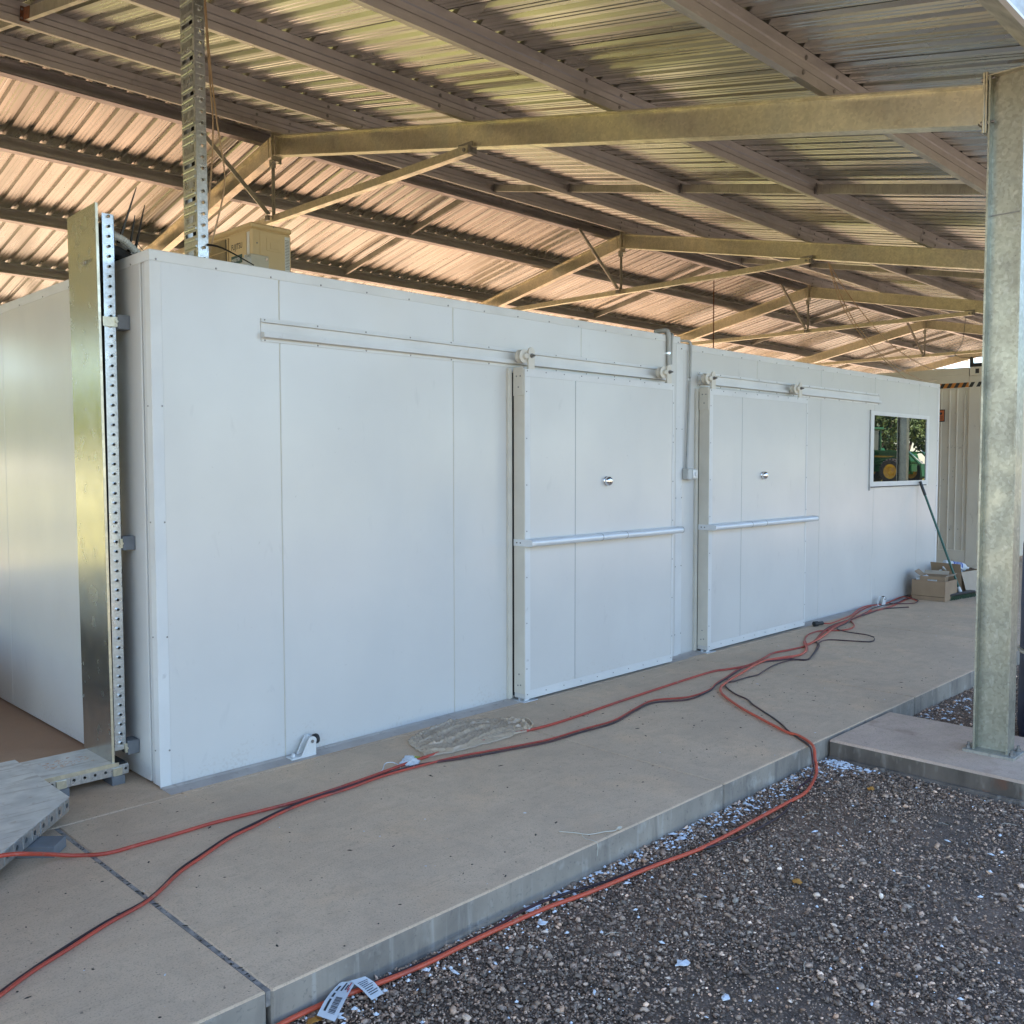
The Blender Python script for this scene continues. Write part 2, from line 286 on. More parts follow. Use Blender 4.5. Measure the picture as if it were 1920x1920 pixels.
def part(name, mb, mats, parent=None, smooth=False, bevel=0.0, kind=None, label=None, org=None):
    """one mesh object; child of parent when given (mesh written relative to the parent's world origin)"""
    o0 = W[parent.name] if parent else Vector(org or (0, 0, 0))
    if parent is not None and org is not None: o1 = Vector(org)
    else: o1 = o0
    me = mesh_from(name, mb, mats, o1, smooth, bevel)
    o = bpy.data.objects.new(name, me); COL.objects.link(o)
    if parent: o.parent = parent; o.location = o1 - o0
    else: o.location = o1
    W[o.name] = o1
    if kind: o['kind'] = kind
    if label: o['label'] = label
    return o
def clone(o, parent, loc):
    c = o.copy(); COL.objects.link(c); c.parent = parent; c.location = Vector(loc) - W[parent.name]; W[c.name] = Vector(loc)
    return c
def text_mb(body, size, o, right, up, m=0, bold=0.0, sx=1.0):
    cu_ = bpy.data.curves.new('txt', 'FONT'); cu_.body = body; cu_.size = size; cu_.offset = bold; cu_.resolution_u = 3
    ob = bpy.data.objects.new('txt', cu_); COL.objects.link(ob)
    dg = bpy.context.evaluated_depsgraph_get(); dg.update()
    me = ob.evaluated_get(dg).to_mesh()
    o = Vector(o); right = Vector(right); up = Vector(up); nrm = right.cross(up)
    mb = MB(); mb.add([o + right * v.co.x * sx + up * v.co.y + nrm * 0.0 for v in me.vertices], [tuple(p.vertices) for p in me.polygons], m)
    ob.evaluated_get(dg).to_mesh_clear(); bpy.data.objects.remove(ob); bpy.data.curves.remove(cu_)
    return mb
def rect_plate(mb, o, A, B, w, h, holes, t, m=0):
    """thin plate in axes A,B (outer skin at o, thickness t inwards along -A x B) with rectangular openings"""
    o = Vector(o); A = Vector(A); B = Vector(B); N = A.cross(B).normalized()
    xs = sorted({0, w} | {q for a in holes for q in (a[0], a[1])}); ys = sorted({0, h} | {q for a in holes for q in (a[2], a[3])})
    P = lambda x, y, d: o + A * x + B * y - N * d
    for i in range(len(xs) - 1):
        for j in range(len(ys) - 1):
            cx = (xs[i] + xs[i + 1]) / 2; cy = (ys[j] + ys[j + 1]) / 2
            if any(a[0] < cx < a[1] and a[2] < cy < a[3] for a in holes): continue
            q = [(xs[i], ys[j]), (xs[i + 1], ys[j]), (xs[i + 1], ys[j + 1]), (xs[i], ys[j + 1])]
            mb.add([P(x, y, 0) for x, y in q] + [P(x, y, t) for x, y in q], [(0, 1, 2, 3), (7, 6, 5, 4)], m)
    for a in list(holes) + [(0, w, 0, h)]:
        q = [(a[0], a[2]), (a[1], a[2]), (a[1], a[3]), (a[0], a[3])]
        mb.add([P(x, y, 0) for x, y in q] + [P(x, y, t) for x, y in q], [(k, (k + 1) % 4, 4 + (k + 1) % 4, 4 + k) for k in range(4)], m)
def hole_plate(mb, o, A, B, w, h, cx, cy, r, t, m=0):
    """rectangular cell with one round hole"""
    o = Vector(o); A = Vector(A); B = Vector(B); N = A.cross(B).normalized()
    out = [(w, cy), (w, h), (cx, h), (0, h), (0, cy), (0, 0), (cx, 0), (w, 0)]
    inn = [(cx + r * math.cos(k * math.pi / 4), cy + r * math.sin(k * math.pi / 4)) for k in range(8)]
    v = [o + A * x + B * y for x, y in out] + [o + A * x + B * y for x, y in inn] + [o + A * x + B * y - N * t for x, y in inn]
    f = [(k, (k + 1) % 8, 8 + (k + 1) % 8, 8 + k) for k in range(8)] + [(8 + k, 8 + (k + 1) % 8, 16 + (k + 1) % 8, 16 + k) for k in range(8)]
    mb.add(v, f, m)
# ------------------------------------------------------------------ ground
def sst(t): t = np.clip(t, 0, 1); return t * t * (3 - 2 * t)
def gz(x, y):
    return -0.128 + 0.80 * sst((-y - 7.0) / 4.0) * sst((x - 13.0) / 9.0) + 0.008 * np.sin(x * 3.1 + y * 1.7) * np.sin(y * 2.3 - x * 0.9)
def grid_sheet(name, xs, ys, zf, mat, label=None, kind='structure'):
    X, Y = np.meshgrid(xs, ys); Z = zf(X, Y)
    nx, ny = len(xs), len(ys)
    me = bpy.data.meshes.new(name)
    f = [(j * nx + i, j * nx + i + 1, (j + 1) * nx + i + 1, (j + 1) * nx + i) for j in range(ny - 1) for i in range(nx - 1)]
    me.from_pydata(np.stack([X, Y, Z], -1).reshape(-1, 3).tolist(), [], f)
    me.materials.append(M[mat]); me.polygons.foreach_set('use_smooth', [True] * len(f)); me.update()
    o = bpy.data.objects.new(name, me); COL.objects.link(o); setp(o, label, None, None, kind); return o
axx = np.unique(np.concatenate([np.linspace(-260, -12, 14), np.linspace(-12, 55, 120), np.linspace(55, 300, 14)]))
axy = np.unique(np.concatenate([np.linspace(-260, -40, 12), np.linspace(-40, 14, 110), np.linspace(14, 300, 16)]))
grid_sheet('ground', axx, axy, gz, 'gravel_ground', 'dark crushed gravel ground in front of the concrete slab')
grid_sheet('end_yard', np.linspace(29.1, 62, 5), np.linspace(-6.1, 12.4, 5), lambda x, y: x * 0 - 0.10, 'red_soil', 'sunlit red dirt beyond the far end of the shed')
grid_sheet('dirt_yard', np.linspace(-3.0, 90, 10), np.linspace(12.45, 18.4, 4), lambda x, y: x * 0 - 0.10, 'red_soil', 'sunlit red dirt yard behind the shed')
grid_sheet('side_yard', np.linspace(-60, -9.6, 6), np.linspace(-5.5, 9.05, 6), lambda x, y: x * 0 - 0.10, 'red_soil', 'sunlit dirt beside the open left end of the shed')
grid_sheet('front_yard', np.linspace(-60, 27, 90), np.linspace(-14.0, -6.4, 16), lambda x, y: gz(x, y) + 0.012, 'dust_yard', 'sunlit bare dirt across the front of the yard')
grid_sheet('grass_strip', np.linspace(-60, -3.05, 8), np.linspace(9.1, 18.4, 5), lambda x, y: x * 0 - 0.10 + 0.0 * y, 'grass', 'sunlit grass reaching the rear left of the shed')
grid_sheet('grass_field', np.linspace(-120, 160, 8), np.linspace(18.45, 150, 8), lambda x, y: x * 0 - 0.09, 'grass', 'sunlit grass field far behind the shed')
grid_sheet('grass_verge', np.linspace(-60, 95, 156), np.linspace(-60, -11.5, 40), lambda x, y: gz(x, y) + np.where((x < 27) & (y > -14.2), -0.2, 0.03), 'grass', 'grass verge under the trees across the yard')

# ------------------------------------------------------------------ concrete floor, apron and footing
ap = root('concrete_slab', 'grey concrete slab with a tool-edged front apron and control joints', None, (-0.5, -1.88, 0), kind='structure')
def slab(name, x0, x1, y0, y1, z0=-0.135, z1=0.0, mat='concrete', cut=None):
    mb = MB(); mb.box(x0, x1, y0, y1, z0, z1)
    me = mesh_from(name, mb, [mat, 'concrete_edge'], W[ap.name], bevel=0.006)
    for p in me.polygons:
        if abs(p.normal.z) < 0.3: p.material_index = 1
    o = bpy.data.objects.new(name, me); COL.objects.link(o); o.parent = ap; W[o.name] = W[ap.name]; return o
J = 0.004
xs_j = [-0.522, 1.955, 4.30, 6.75, 9.20, 11.65, 14.1, 20.0, 29.0]
slab('slab_panel', -3.2, xs_j[0] - 0.007, -1.874, -0.132)
slab('slab_panel', xs_j[0] + 0.007, xs_j[1] - J, -1.880, -0.137)
for a, b in zip(xs_j[1:-1], xs_j[2:]): slab('slab_panel', a + J, b - J, -1.880, -0.137)
def dusty(m):
    # red dust trodden onto the concrete, thicker further inside the shed
    nt = m.node_tree; n, l = nt.nodes, nt.links; b = n['Principled BSDF']; src = b.inputs['Base Color'].links[0].from_socket
    g = n.new('ShaderNodeNewGeometry'); sp = n.new('ShaderNodeSeparateXYZ'); l.new(g.outputs['Position'], sp.inputs[0])
    nz = n.new('ShaderNodeTexNoise'); nz.inputs['Scale'].default_value = 1.6; nz.inputs['Detail'].default_value = 8; l.new(g.outputs['Position'], nz.inputs['Vector'])
    ad = n.new('ShaderNodeMath'); ad.operation = 'MULTIPLY_ADD'; ad.inputs[1].default_value = 2.2; l.new(nz.outputs['Fac'], ad.inputs[0]); l.new(sp.outputs['Y'], ad.inputs[2])
    mr = n.new('ShaderNodeMapRange'); mr.inputs['From Min'].default_value = 1.0; mr.inputs['From Max'].default_value = 2.2; mr.inputs['To Max'].default_value = 0.85; l.new(ad.outputs[0], mr.inputs['Value'])
    x = n.new('ShaderNodeMix'); x.data_type = 'RGBA'; l.new(mr.outputs['Result'], x.inputs[0]); l.new(src, x.inputs[6]); x.inputs[7].default_value = (0.33, 0.185, 0.105, 1)
    l.new(x.outputs[2], b.inputs['Base Color'])
M['concrete_floor'] = M['concrete'].copy(); dusty(M['concrete_floor'])
slab('slab_panel', -1.0, 0.05, -0.133, 9.0, mat='concrete_floor')
slab('slab_panel', 0.05, 29.0, -0.133, 12.4, mat='concrete_floor')
# joint filler strips, recessed below the surface
mb = MB(); mb.box(-0.53, -0.514, -1.872, -0.14, -0.05, -0.0035); part('joint_filler', mb, 'grout', ap)
mb = MB()
for a in xs_j[1:-1]: mb.box(a - 0.006, a + 0.006, -1.87, -0.15, -0.05, -0.006)
mb.box(-0.5, 29, -0.139, -0.126, -0.05, -0.006)
part('joint_filler', mb, 'grout', ap)
pad = root('concrete_footing', 'weathered concrete footing strip carrying the nearest galvanised column', 'footing', (3.41, -2.6, -0.13))
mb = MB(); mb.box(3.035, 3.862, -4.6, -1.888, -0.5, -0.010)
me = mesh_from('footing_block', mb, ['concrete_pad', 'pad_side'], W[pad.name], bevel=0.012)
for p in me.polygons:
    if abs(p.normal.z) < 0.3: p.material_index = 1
o = bpy.data.objects.new('footing_block', me); COL.objects.link(o); o.parent = pad; W[o.name] = W[pad.name]
mb = MB(); mb.prism([(0, 0), (0.035, 0), (0.015, 0.028), (0, 0.03)], (3.028, -4.6, -0.13), (-1, 0, 0), (0, 0, 1), (0, 1, 0), 2.7)
part('mortar_fillet', mb, 'pad_side', pad)

# ------------------------------------------------------------------ the shed
SL = 0.2098; TH = math.atan(SL); CT, ST = math.cos(TH), math.sin(TH)
YR, ZB, DV = 4.558, 4.820, 0.210            # ridge line, rafter underside there, rafter depth (vertical)
zb = lambda y: ZB - SL * abs(y - YR)
zt = lambda y: zb(y) + DV
FX = [3.43 + 5.938 * k for k in range(-2, 5)]
YF, YB = -2.635, 2 * YR + 2.635
shed = root('open_shed', 'open sided galvanised steel shed with a ribbed metal gable roof over the cold rooms', 'shed', (3.43, -2.635, 0))
hd, hf, tf, tw = 0.0875, 0.048, 0.010, 0.007
Iprof = lambda h, f: [(-f, -h), (f, -h), (f, -h + tf), (tw / 2, -h + tf), (tw / 2, h - tf), (f, h - tf), (f, h), (-f, h), (-f, h - tf), (-tw / 2, h - tf), (-tw / 2, -h + tf), (-f, -h + tf)]
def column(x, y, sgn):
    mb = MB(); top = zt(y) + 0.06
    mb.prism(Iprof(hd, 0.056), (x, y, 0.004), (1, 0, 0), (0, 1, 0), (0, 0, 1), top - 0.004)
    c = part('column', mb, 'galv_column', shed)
    mb = MB(); mb.box(x - 0.09, x + 0.09, y - 0.13, y + 0.13, -0.014, 0.006); part('base_plate', mb, 'galv_dull', c, bevel=0.002)
    mb = MB()
    for dy in (-0.108, 0.108):
        for dx in (-0.055, 0.055): mb.cyl((x + dx, y + dy, 0.006), (0, 0, 1), 0.014, 0.014, 6); mb.cyl((x + dx, y + dy, 0.02), (0, 0, 1), 0.008, 0.018, 8)
    part('anchor_bolt', mb, 'bolt_steel', c, kind='stuff')
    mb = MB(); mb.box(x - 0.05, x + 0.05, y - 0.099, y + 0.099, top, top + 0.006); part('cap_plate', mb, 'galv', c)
    # web splice line: a thin seam bead across the column
    mb = MB(); mb.box(x - tw / 2 - 0.0025, x - tw / 2, y - hd + tf, y + hd - tf, 2.860, 2.866); part('weld_bead', mb, 'bolt_steel', c)
    return c
for x in FX:
    column(x, YF, 1); column(x, YB, -1)
def rafter(x, s):
    """s=+1 front rafter (rises towards +y), -1 rear rafter"""
    ye = YF + 0.12 if s > 0 else YB - 0.12
    yr = YR - 0.012 * s
    L = abs(yr - ye) / CT
    o = Vector((x, ye, (zb(ye) + zt(ye)) / 2))
    D = Vector((0, s * CT, ST)); B = Vector((0, -s * ST, CT))
    mb = MB(); mb.prism(Iprof(DV * CT / 2, hf), o, (1, 0, 0), B, D, L)
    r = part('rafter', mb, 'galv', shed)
    mb = MB(); y0 = ye - s * 0.012
    mb.box(x - 0.052, x + 0.052, min(y0, y0 + s * 0.011), max(y0, y0 + s * 0.011), zb(ye) - 0.045, zt(ye) + 0.06)
    mb.box(x - 0.052, x + 0.052, min(y0 - s * 0.013, y0 - s * 0.002), max(y0 - s * 0.013, y0 - s * 0.002), zb(ye) - 0.045, zt(ye) + 0.06)
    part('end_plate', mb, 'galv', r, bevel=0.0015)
    mb = MB()
    for zz in (zb(ye) + 0.01, zt(ye) + 0.025):
        for dx in (-0.036, 0.036):
            mb.cyl((x + dx, y0 + s * 0.011, zz), (0, s, 0), 0.013, 0.010, 6)
            mb.cyl((x + dx, y0 - s * 0.013, zz), (0, -s, 0), 0.013, 0.012, 6); mb.cyl((x + dx, y0 - s * 0.025, zz), (0, -s, 0), 0.008, 0.022, 8)
    part('bolt', mb, 'bolt_steel', r, kind='stuff')
    mb = MB(); mb.box(x - 0.058, x + 0.058, min(YR - s * 0.011, YR - s * 0.001), max(YR - s * 0.011, YR - s * 0.001), ZB - 0.075, ZB + DV + 0.05)
    mb.box(x - 0.058, x - 0.048, min(YR - s * 0.075, YR - s * 0.060), max(YR - s * 0.075, YR - s * 0.060), ZB - 0.015, ZB + DV - 0.02)
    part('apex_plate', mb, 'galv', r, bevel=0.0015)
    return r
for x in FX:
    rafter(x, 1); rafter(x, -1)
ZT = 4.128
for x in FX:
    xf = x - 0.045
    # collar tie: steel angle
    y0, y1 = 1.50, 2 * YR - 1.50
    mb = MB(); mb.prism([(0, 0), (0.07, 0), (0.07, 0.006), (0.006, 0.006), (0.006, 0.07), (0, 0.07)], (xf - 0.006, y0, ZT), (1, 0, 0), (0, 0, 1), (0, 1, 0), y1 - y0)
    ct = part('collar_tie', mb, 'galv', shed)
    mb = MB()
    for yy, s in ((y0, 1), (y1, -1)):
        mb.box(xf, xf + 0.012, yy - 0.05, yy + 0.12, ZT + 0.002, zb(yy) + 0.012 + 0.03)
        mb.box(xf - 0.030, xf + 0.06, yy - 0.045 if s > 0 else yy + 0.035, yy - 0.035 if s > 0 else yy + 0.045, ZT - 0.005, zb(yy))
        mb.cyl((xf - 0.006, yy + 0.035 * s, ZT + 0.035), (-1, 0, 0), 0.016, 0.014, 6)
    part('tie_cleat', mb, 'bolt_steel', ct)
    # hanger from the apex to the tie
    mb = MB(); mb.box(xf - 0.014, xf + 0.014, YR - 0.0035, YR + 0.0035, ZT + 0.02, ZB - 0.03); mb.box(xf + 0.008, xf + 0.014, YR - 0.022, YR + 0.0035, ZT + 0.02, ZB - 0.12)
    hg = part('hanger', mb, 'galv_dull', shed)
    mb = MB(); mb.box(xf - 0.022, xf + 0.022, YR - 0.03, YR + 0.03, ZB - 0.135, ZB - 0.045); mb.box(xf - 0.03, xf + 0.03, YR - 0.085, YR + 0.02, ZB - 0.082, ZB - 0.070)
    mb.cyl((xf - 0.022, YR, ZB - 0.10), (-1, 0, 0), 0.012, 0.012, 6)
    part('hanger_cleat', mb, 'galv_dull', hg)
    # diagonal fly brace from the rear ridge purlin to the tie
    p = Vector((xf - 0.80, 4.70, ZB + DV - 0.035)); q = Vector((xf - 0.06, YR, ZT + 0.075))
    mb = MB(); mb.bar(p, q, 0.045, 0.005, (0, 1, 0.1)); mb.bar(p + Vector((0, 0.022, 0)), q + Vector((0, 0.022, 0)), 0.005, 0.045, (0, 1, 0.1))
    fb = part('fly_brace', mb, 'galv_dull', shed)
    mb = MB(); mb.box(xf - 0.085, xf - 0.035, YR - 0.03, YR + 0.03, ZT + 0.045, ZT + 0.052); mb.box(xf - 0.085, xf - 0.06, YR - 0.03, YR + 0.03, ZT + 0.0, ZT + 0.05)
    mb.cyl(q + Vector((0, -0.012, 0)), (0, -1, 0), 0.012, 0.012, 6); mb.cyl(p + Vector((0.02, -0.012, 0)), (0, -1, 0), 0.012, 0.012, 6)
    part('brace_cleat', mb, 'bolt_steel', fb)

# purlins: lipped C sections, open side uphill
PF = [-1.657, -0.044, 1.480, 3.044, 4.311]; PB = [4.805, 6.073, 7.636, 9.180, 10.70, 11.55]
d_, b_, lp, th_ = 0.150, 0.062, 0.016, 0.003
Cp = [(0, 0), (b_, 0), (b_, lp), (b_ - th_, lp), (b_ - th_, th_), (th_, th_), (th_, 0.050), (0.006 + th_, 0.058), (0.006 + th_, 0.092), (th_, 0.100), (th_, d_ - th_), (b_ - th_, d_ - th_), (b_ - th_, d_ - lp), (b_, d_ - lp), (b_, d_), (0, d_), (0, 0.100), (0.006, 0.092), (0.006, 0.058), (0, 0.050)]
X0, X1 = -9.0, 28.68
for y, s in [(q, 1) for q in PF] + [(q, -1) for q in PB]:
    A = Vector((0, s * CT, ST)); B = Vector((0, -s * ST, CT))
    edges = [X0] + FX[1:-1] + [X1]
    for i in range(len(edges) - 1):
        a = edges[i] - (0.42 if i else 0); b = edges[i + 1] + (0.42 if i < len(edges) - 2 else 0)
        off = 0.0035 * (i % 2)
        o = Vector((a, y, zt(y) + 0.001)) - A * off
        mb = MB(); mb.prism(Cp, o, A, B, (1, 0, 0), b - a)
        pu = part('purlin', mb, 'purlin_steel', shed)
        mb = MB()
        for xx in ([a + 0.04, a + 0.80] if i else []):
            for e2 in (0.036, 0.114):
                mb.cyl(Vector((xx, y, zt(y))) + B * e2 - A * (off + 0.001), -A, 0.016, 0.003, 8); mb.cyl(Vector((xx, y, zt(y))) + B * e2 - A * (off + 0.004), -A, 0.010, 0.008, 6)
        for xx in ([a + 0.42] if i else []):
            for e2 in (0.036, 0.114): mb.cyl(Vector((xx, y, zt(y))) + B * e2 - A * (off + 0.001), -A, 0.012, 0.008, 6)
        if mb.v: part('bolt', mb, 'bolt_steel', pu, kind='stuff')
# mid-bay bridging between purlins
for i in range(len(FX) - 1):
    xm = (FX[i] + FX[i + 1]) / 2
    for lst, s in ((PF, 1), (PB, -1)):
        for a, b in zip(lst[:-1], lst[1:]):
            A = Vector((0, s * CT, ST)); B = Vector((0, -s * ST, CT))
            pa = Vector((xm, a, zt(a))); pb = Vector((xm, b, zt(b)))
            Lb = (pb - pa).length
            lo = pa if s > 0 else pb
            D = (pb - pa).normalized() if s > 0 else (pa - pb).normalized()
            st = 0.064; L = Lb - 0.066
            mb = MB(); mb.prism([(0, 0.035), (0.035, 0.035), (0.035, 0.038), (0.003, 0.038), (0.003, 0.112), (0.035, 0.112), (0.035, 0.115), (0, 0.115)], lo + D * st, (1, 0, 0), B, D, L)
            br = part('bridging', mb, 'galv_dull', shed)
            mb = MB()
            for q in (0.0, Lb - 0.006): mb.obox(lo + D * (q - 0.004 if q else -0.006) + B * 0.075 + Vector((0.01, 0, 0)), (Vector((1, 0, 0)), D, B), (0.032, 0.003, 0.05))
            for q in (-0.009,):
                for e2 in (0.045, 0.105):
                    for dx in (-0.012, 0.03): mb.cyl(lo + D * q + B * e2 + Vector((dx, 0, 0)), -D, 0.009, 0.008, 6)
            rust = (i == 1 and abs(b - 3.044) < 0.01)
            part('bridging_cleat', mb, 'rust' if rust else 'bolt_steel', br)
            if rust:
                mb = MB(); mb.prism([(-0.003, 0.033), (0.0, 0.033), (0.0, 0.117), (-0.003, 0.117)], lo + D * (st + L - 0.14), (1, 0, 0), B, D, 0.14); part('rust_patch', mb, 'rust', br)

# roof sheets: trapezoidal ribs, four to a sheet, each sheet an object sharing one mesh per slope
PIT = 0.1905
def sheet_mesh(s):
    A = Vector((0, s * CT, ST)); B = Vector((0, -s * ST, CT))
    prof = [(-0.012, -0.0025)]
    for k in range(4):
        x = k * PIT
        prof += [(x, 0), (x + 0.016, 0.029), (x + 0.046, 0.029), (x + 0.062, 0), (x + 0.100, 0), (x + 0.104, 0.0035), (x + 0.110, 0.0035), (x + 0.114, 0), (x + 0.140, 0), (x + 0.144, 0.0035), (x + 0.150, 0.0035), (x + 0.154, 0)]
    x = 4 * PIT
    prof += [(x, 0.0), (x + 0.0155, 0.032), (x + 0.0465, 0.032), (x + 0.064, 0.003)]
    L = (YR - 0.02 + 2.83) / CT; n = len(prof)
    mb = MB()
    v = [Vector((a, 0, 0)) + B * b for a, b in prof] + [Vector((a, 0, 0)) + B * b + A * L for a, b in prof]
    mb.add(v, [(i, i + 1, n + i + 1, n + i) for i in range(n - 1)])
    me = bpy.data.meshes.new('roof_sheet'); me.from_pydata([tuple(q) for q in mb.v], [], mb.f); me.materials.append(M['zinc_roof']); me.update()
    return me
for s in (1, -1):
    me = sheet_mesh(s); k = 0
    ye = -2.83 if s > 0 else 2 * YR + 2.83
    x = (1.79 - 14 * 0.762) if s > 0 else (1.017 - 13 * 0.762 - 0.03)
    while x < X1 - 0.1:
        o = bpy.data.objects.new('roof_sheet', me); COL.objects.link(o); o.parent = shed
        o.location = Vector((x, ye, zt(ye) + 0.1535 + 0.002)) - W[shed.name]; W[o.name] = Vector((x, ye, 0)); x += 0.762
mb = MB(); zr = zt(YR) + 0.1535 + 0.028
mb.prism([(-0.16, -0.034), (0, 0), (0.16, -0.034), (0.16, -0.030), (0, 0.004), (-0.16, -0.030)], (X0, YR, zr), (0, 1, 0), (0, 0, 1), (1, 0, 0), X1 - X0)
part('ridge_cap', mb, 'zinc_roof', shed)
# eave gutters
for s, ye in ((1, 0.0), (-1, 2 * YR)):
    f = lambda y: y if s > 0 else ye - y
    mb = MB()
    pr = [(-2.735, 3.69), (-2.735, 3.655), (-2.865, 3.562), (-2.868, 3.70), (-2.878, 3.708), (-2.884, 3.70), (-2.876, 3.552), (-2.865, 3.548), (-2.728, 3.645), (-2.728, 3.69)]
    mb.prism([(f(a), b) for a, b in pr], (X0, 0, 0), (0, 1, 0), (0, 0, 1), (1, 0, 0), X1 - X0)
    g = part('eave_gutter', mb, 'galv_dull', shed)
    mb = MB(); mb.prism([(f(a), b) for a, b in [(-2.867, 3.545), (-2.892, 3.545), (-2.892, 3.560), (-2.867, 3.548)]], (X0, 0, 0), (0, 1, 0), (0, 0, 1), (1, 0, 0), X1 - X0)
    part('gutter_lip', mb, 'white_trim', g)
# wires hanging off the roof at the far frames
def wire_thing(name, label, cat, strands, mat, r, group=None):
    b0 = strands[0][0]
    t = root(name, label, cat, b0, group)
    for s_ in strands:
        mb = MB(); mb.tube(s_, r, 5, sub=4); part('strand', mb, mat, t, smooth=True)
    return t
# ------------------------------------------------------------------ cold rooms
def cold_room(label, x0, x1, y0, depth, H, joints, side_joints, name='cold_room'):
    t = root(name, label, 'cold room', (x0, y0, 0))
    g = 0.0025
    e = [x0 + 0.004] + joints + [x1 - 0.004]
    for a, b in zip(e[:-1], e[1:]):
        mb = MB(); mb.box(a + g, b - g, y0, y0 + 0.10, 0.004, H - 0.012); part('wall_panel', mb, 'white_sheet', t, bevel=0.0025)
    mb = MB()
    for a in joints: mb.box(a - g - 0.002, a + g + 0.002, y0 + 0.0035, y0 + 0.09, 0.006, H - 0.02)
    if joints: part('joint_sealant', mb, 'cream_pvc', t)
    e = [y0 + 0.104] + side_joints + [y0 + depth]
    for X in (x0, x1):
        for a, b in zip(e[:-1], e[1:]):
            mb = MB(); mb.box(X if X == x0 else X - 0.10, X + 0.10 if X == x0 else X, a + g, b - g, 0.012, H - 0.012); part('wall_panel', mb, 'white_sheet', t, bevel=0.0025)
    mb = MB(); mb.box(x0 + 0.11, x1 - 0.11, y0 + depth - 0.10, y0 + depth - 0.002, 0.012, H - 0.02); part('wall_panel', mb, 'white_sheet', t)
    mb = MB(); mb.box(x0 + 0.012, x1 - 0.012, y0 + 0.012, y0 + depth - 0.012, H - 0.10, H - 0.006); part('roof_panel', mb, 'white_sheet', t)
    # pressed capping angles round the top edge and at the corners
    mb = MB(); c = 0.050; k = 0.0025
    mb.box(x0 - k, x1 + k, y0 - k, y0, H - c, H); mb.box(x0 - k, x1 + k, y0, y0 + c, H, H + k)
    part('capping_trim', mb, 'white_trim', t, bevel=0.0012)
    mb = MB(); mb.box(x0 - k, x0, y0 + 0.001, y0 + depth, H - c, H); mb.box(x0, x0 + c, y0 + c + 0.001, y0 + depth, H, H + k)
    part('capping_trim', mb, 'white_trim', t, bevel=0.0012)
    mb = MB(); mb.box(x1, x1 + k, y0 + 0.001, y0 + depth, H - c, H); mb.box(x1 - c, x1, y0 + c + 0.001, y0 + depth, H, H + k)
    part('capping_trim', mb, 'white_trim', t, bevel=0.0012)
    for X, s in ((x0, 1), (x1, -1)):
        mb = MB(); lo, hi = sorted((X - s * k, X + s * 0.052))
        mb.box(lo, hi, y0 - k, y0, 0.004, H - c - 0.001)
        lo, hi = sorted((X - s * k, X)); mb.box(lo, hi, y0 + 0.0005, y0 + 0.052, 0.014, H - c - 0.001)
        part('corner_trim', mb, 'white_trim', t, bevel=0.001)
    mb = MB()
    n = int((x1 - x0) / 0.30)
    for i in range(n + 1):
        mb.disc_screw((x0 + 0.03 + (x1 - x0 - 0.06) * i / n, y0 - k, H - c + 0.008), (0, -1, 0), 0.0055, 0.003)
    for i in range(int(depth / 0.4)): mb.disc_screw((x0 - k, y0 + 0.2 + 0.4 * i, H - c + 0.008), (-1, 0, 0), 0.005, 0.003)
    for z in np.arange(0.18, H - 0.2, 0.55):
        mb.disc_screw((x0 + 0.046, y0 - k, z), (0, -1, 0), 0.005, 0.003); mb.disc_screw((x0 - k, y0 + 0.042, z), (-1, 0, 0), 0.0045, 0.003)
        mb.disc_screw((x1 - 0.046, y0 - k, z), (0, -1, 0), 0.005, 0.003)
    part('screw', mb, 'bolt_steel', t, kind='stuff')
    mb = MB(); mb.prism([(0, -0.001), (0.105, -0.001), (0.105, 0.0008), (0.02, 0.004), (0.006, 0.010), (0, 0.010)], (x0 + 0.001, y0 - 0.0035, 0.0), (0, -1, 0), (0, 0, 1), (1, 0, 0), x1 - x0 - 0.002)
    part('floor_haunch', mb, 'haunch', t)
    return t
H1, H2 = 2.555, 2.512
room1 = cold_room('white panel cold room nearest the camera, with a corner cable tray and one sliding door', 0.0, 4.285, 0.0, 5.0, H1, [0.681, 1.881, 3.081], [0.95, 2.15, 3.35])
room2 = cold_room('white panel cold room farther right, lower and longer, with a window beside its sliding door', 4.294, 9.81, 0.015, 5.0, H2, [5.50, 6.72, 7.965, 9.175], [1.2, 2.4, 3.6])

def door_rail(t, x0, x1, zt_, y0):
    """aluminium hood and track above a sliding door"""
    mb = MB()
    pr = [(0, 0.118), (0.004, 0.118), (0.006, 0.102), (0.022, 0.100), (0.022, 0.096), (0.004, 0.094), (0.004, 0.046), (0.034, 0.044), (0.036, 0.020), (0.030, 0.018), (0.008, 0.018), (0.005, 0.014), (0.005, 0.0), (0, 0.0)]
    mb.prism([(a, b) for a, b in pr], (x0, y0 - 0.001, zt_ - 0.118), (0, -1, 0), (0, 0, 1), (1, 0, 0), x1 - x0)
    r = part('door_rail', mb, 'white_trim', t)
    mb = MB(); n = int((x1 - x0) / 0.30)
    for i in range(n + 1):
        X = x0 + 0.02 + (x1 - x0 - 0.04) * i / n
        mb.disc_screw((X, y0 - 0.006, zt_ - 0.008), (0, -1, 0), 0.005, 0.003); mb.disc_screw((X, y0 - 0.007, zt_ - 0.111), (0, -1, 0), 0.005, 0.003)
    part('screw', mb, 'bolt_steel', r, kind='stuff')
    mb = MB(); mb.box(x0 + 0.012, x0 + 0.016, y0 - 0.034, y0 - 0.007, zt_ - 0.098, zt_ - 0.075); part('rail_end_stop', mb, 'bolt_steel', r)
    return r
door_rail(room1, 0.572, 4.10, 2.300, 0.0)
door_rail(room2, 4.56, 8.06, 2.304, 0.015)

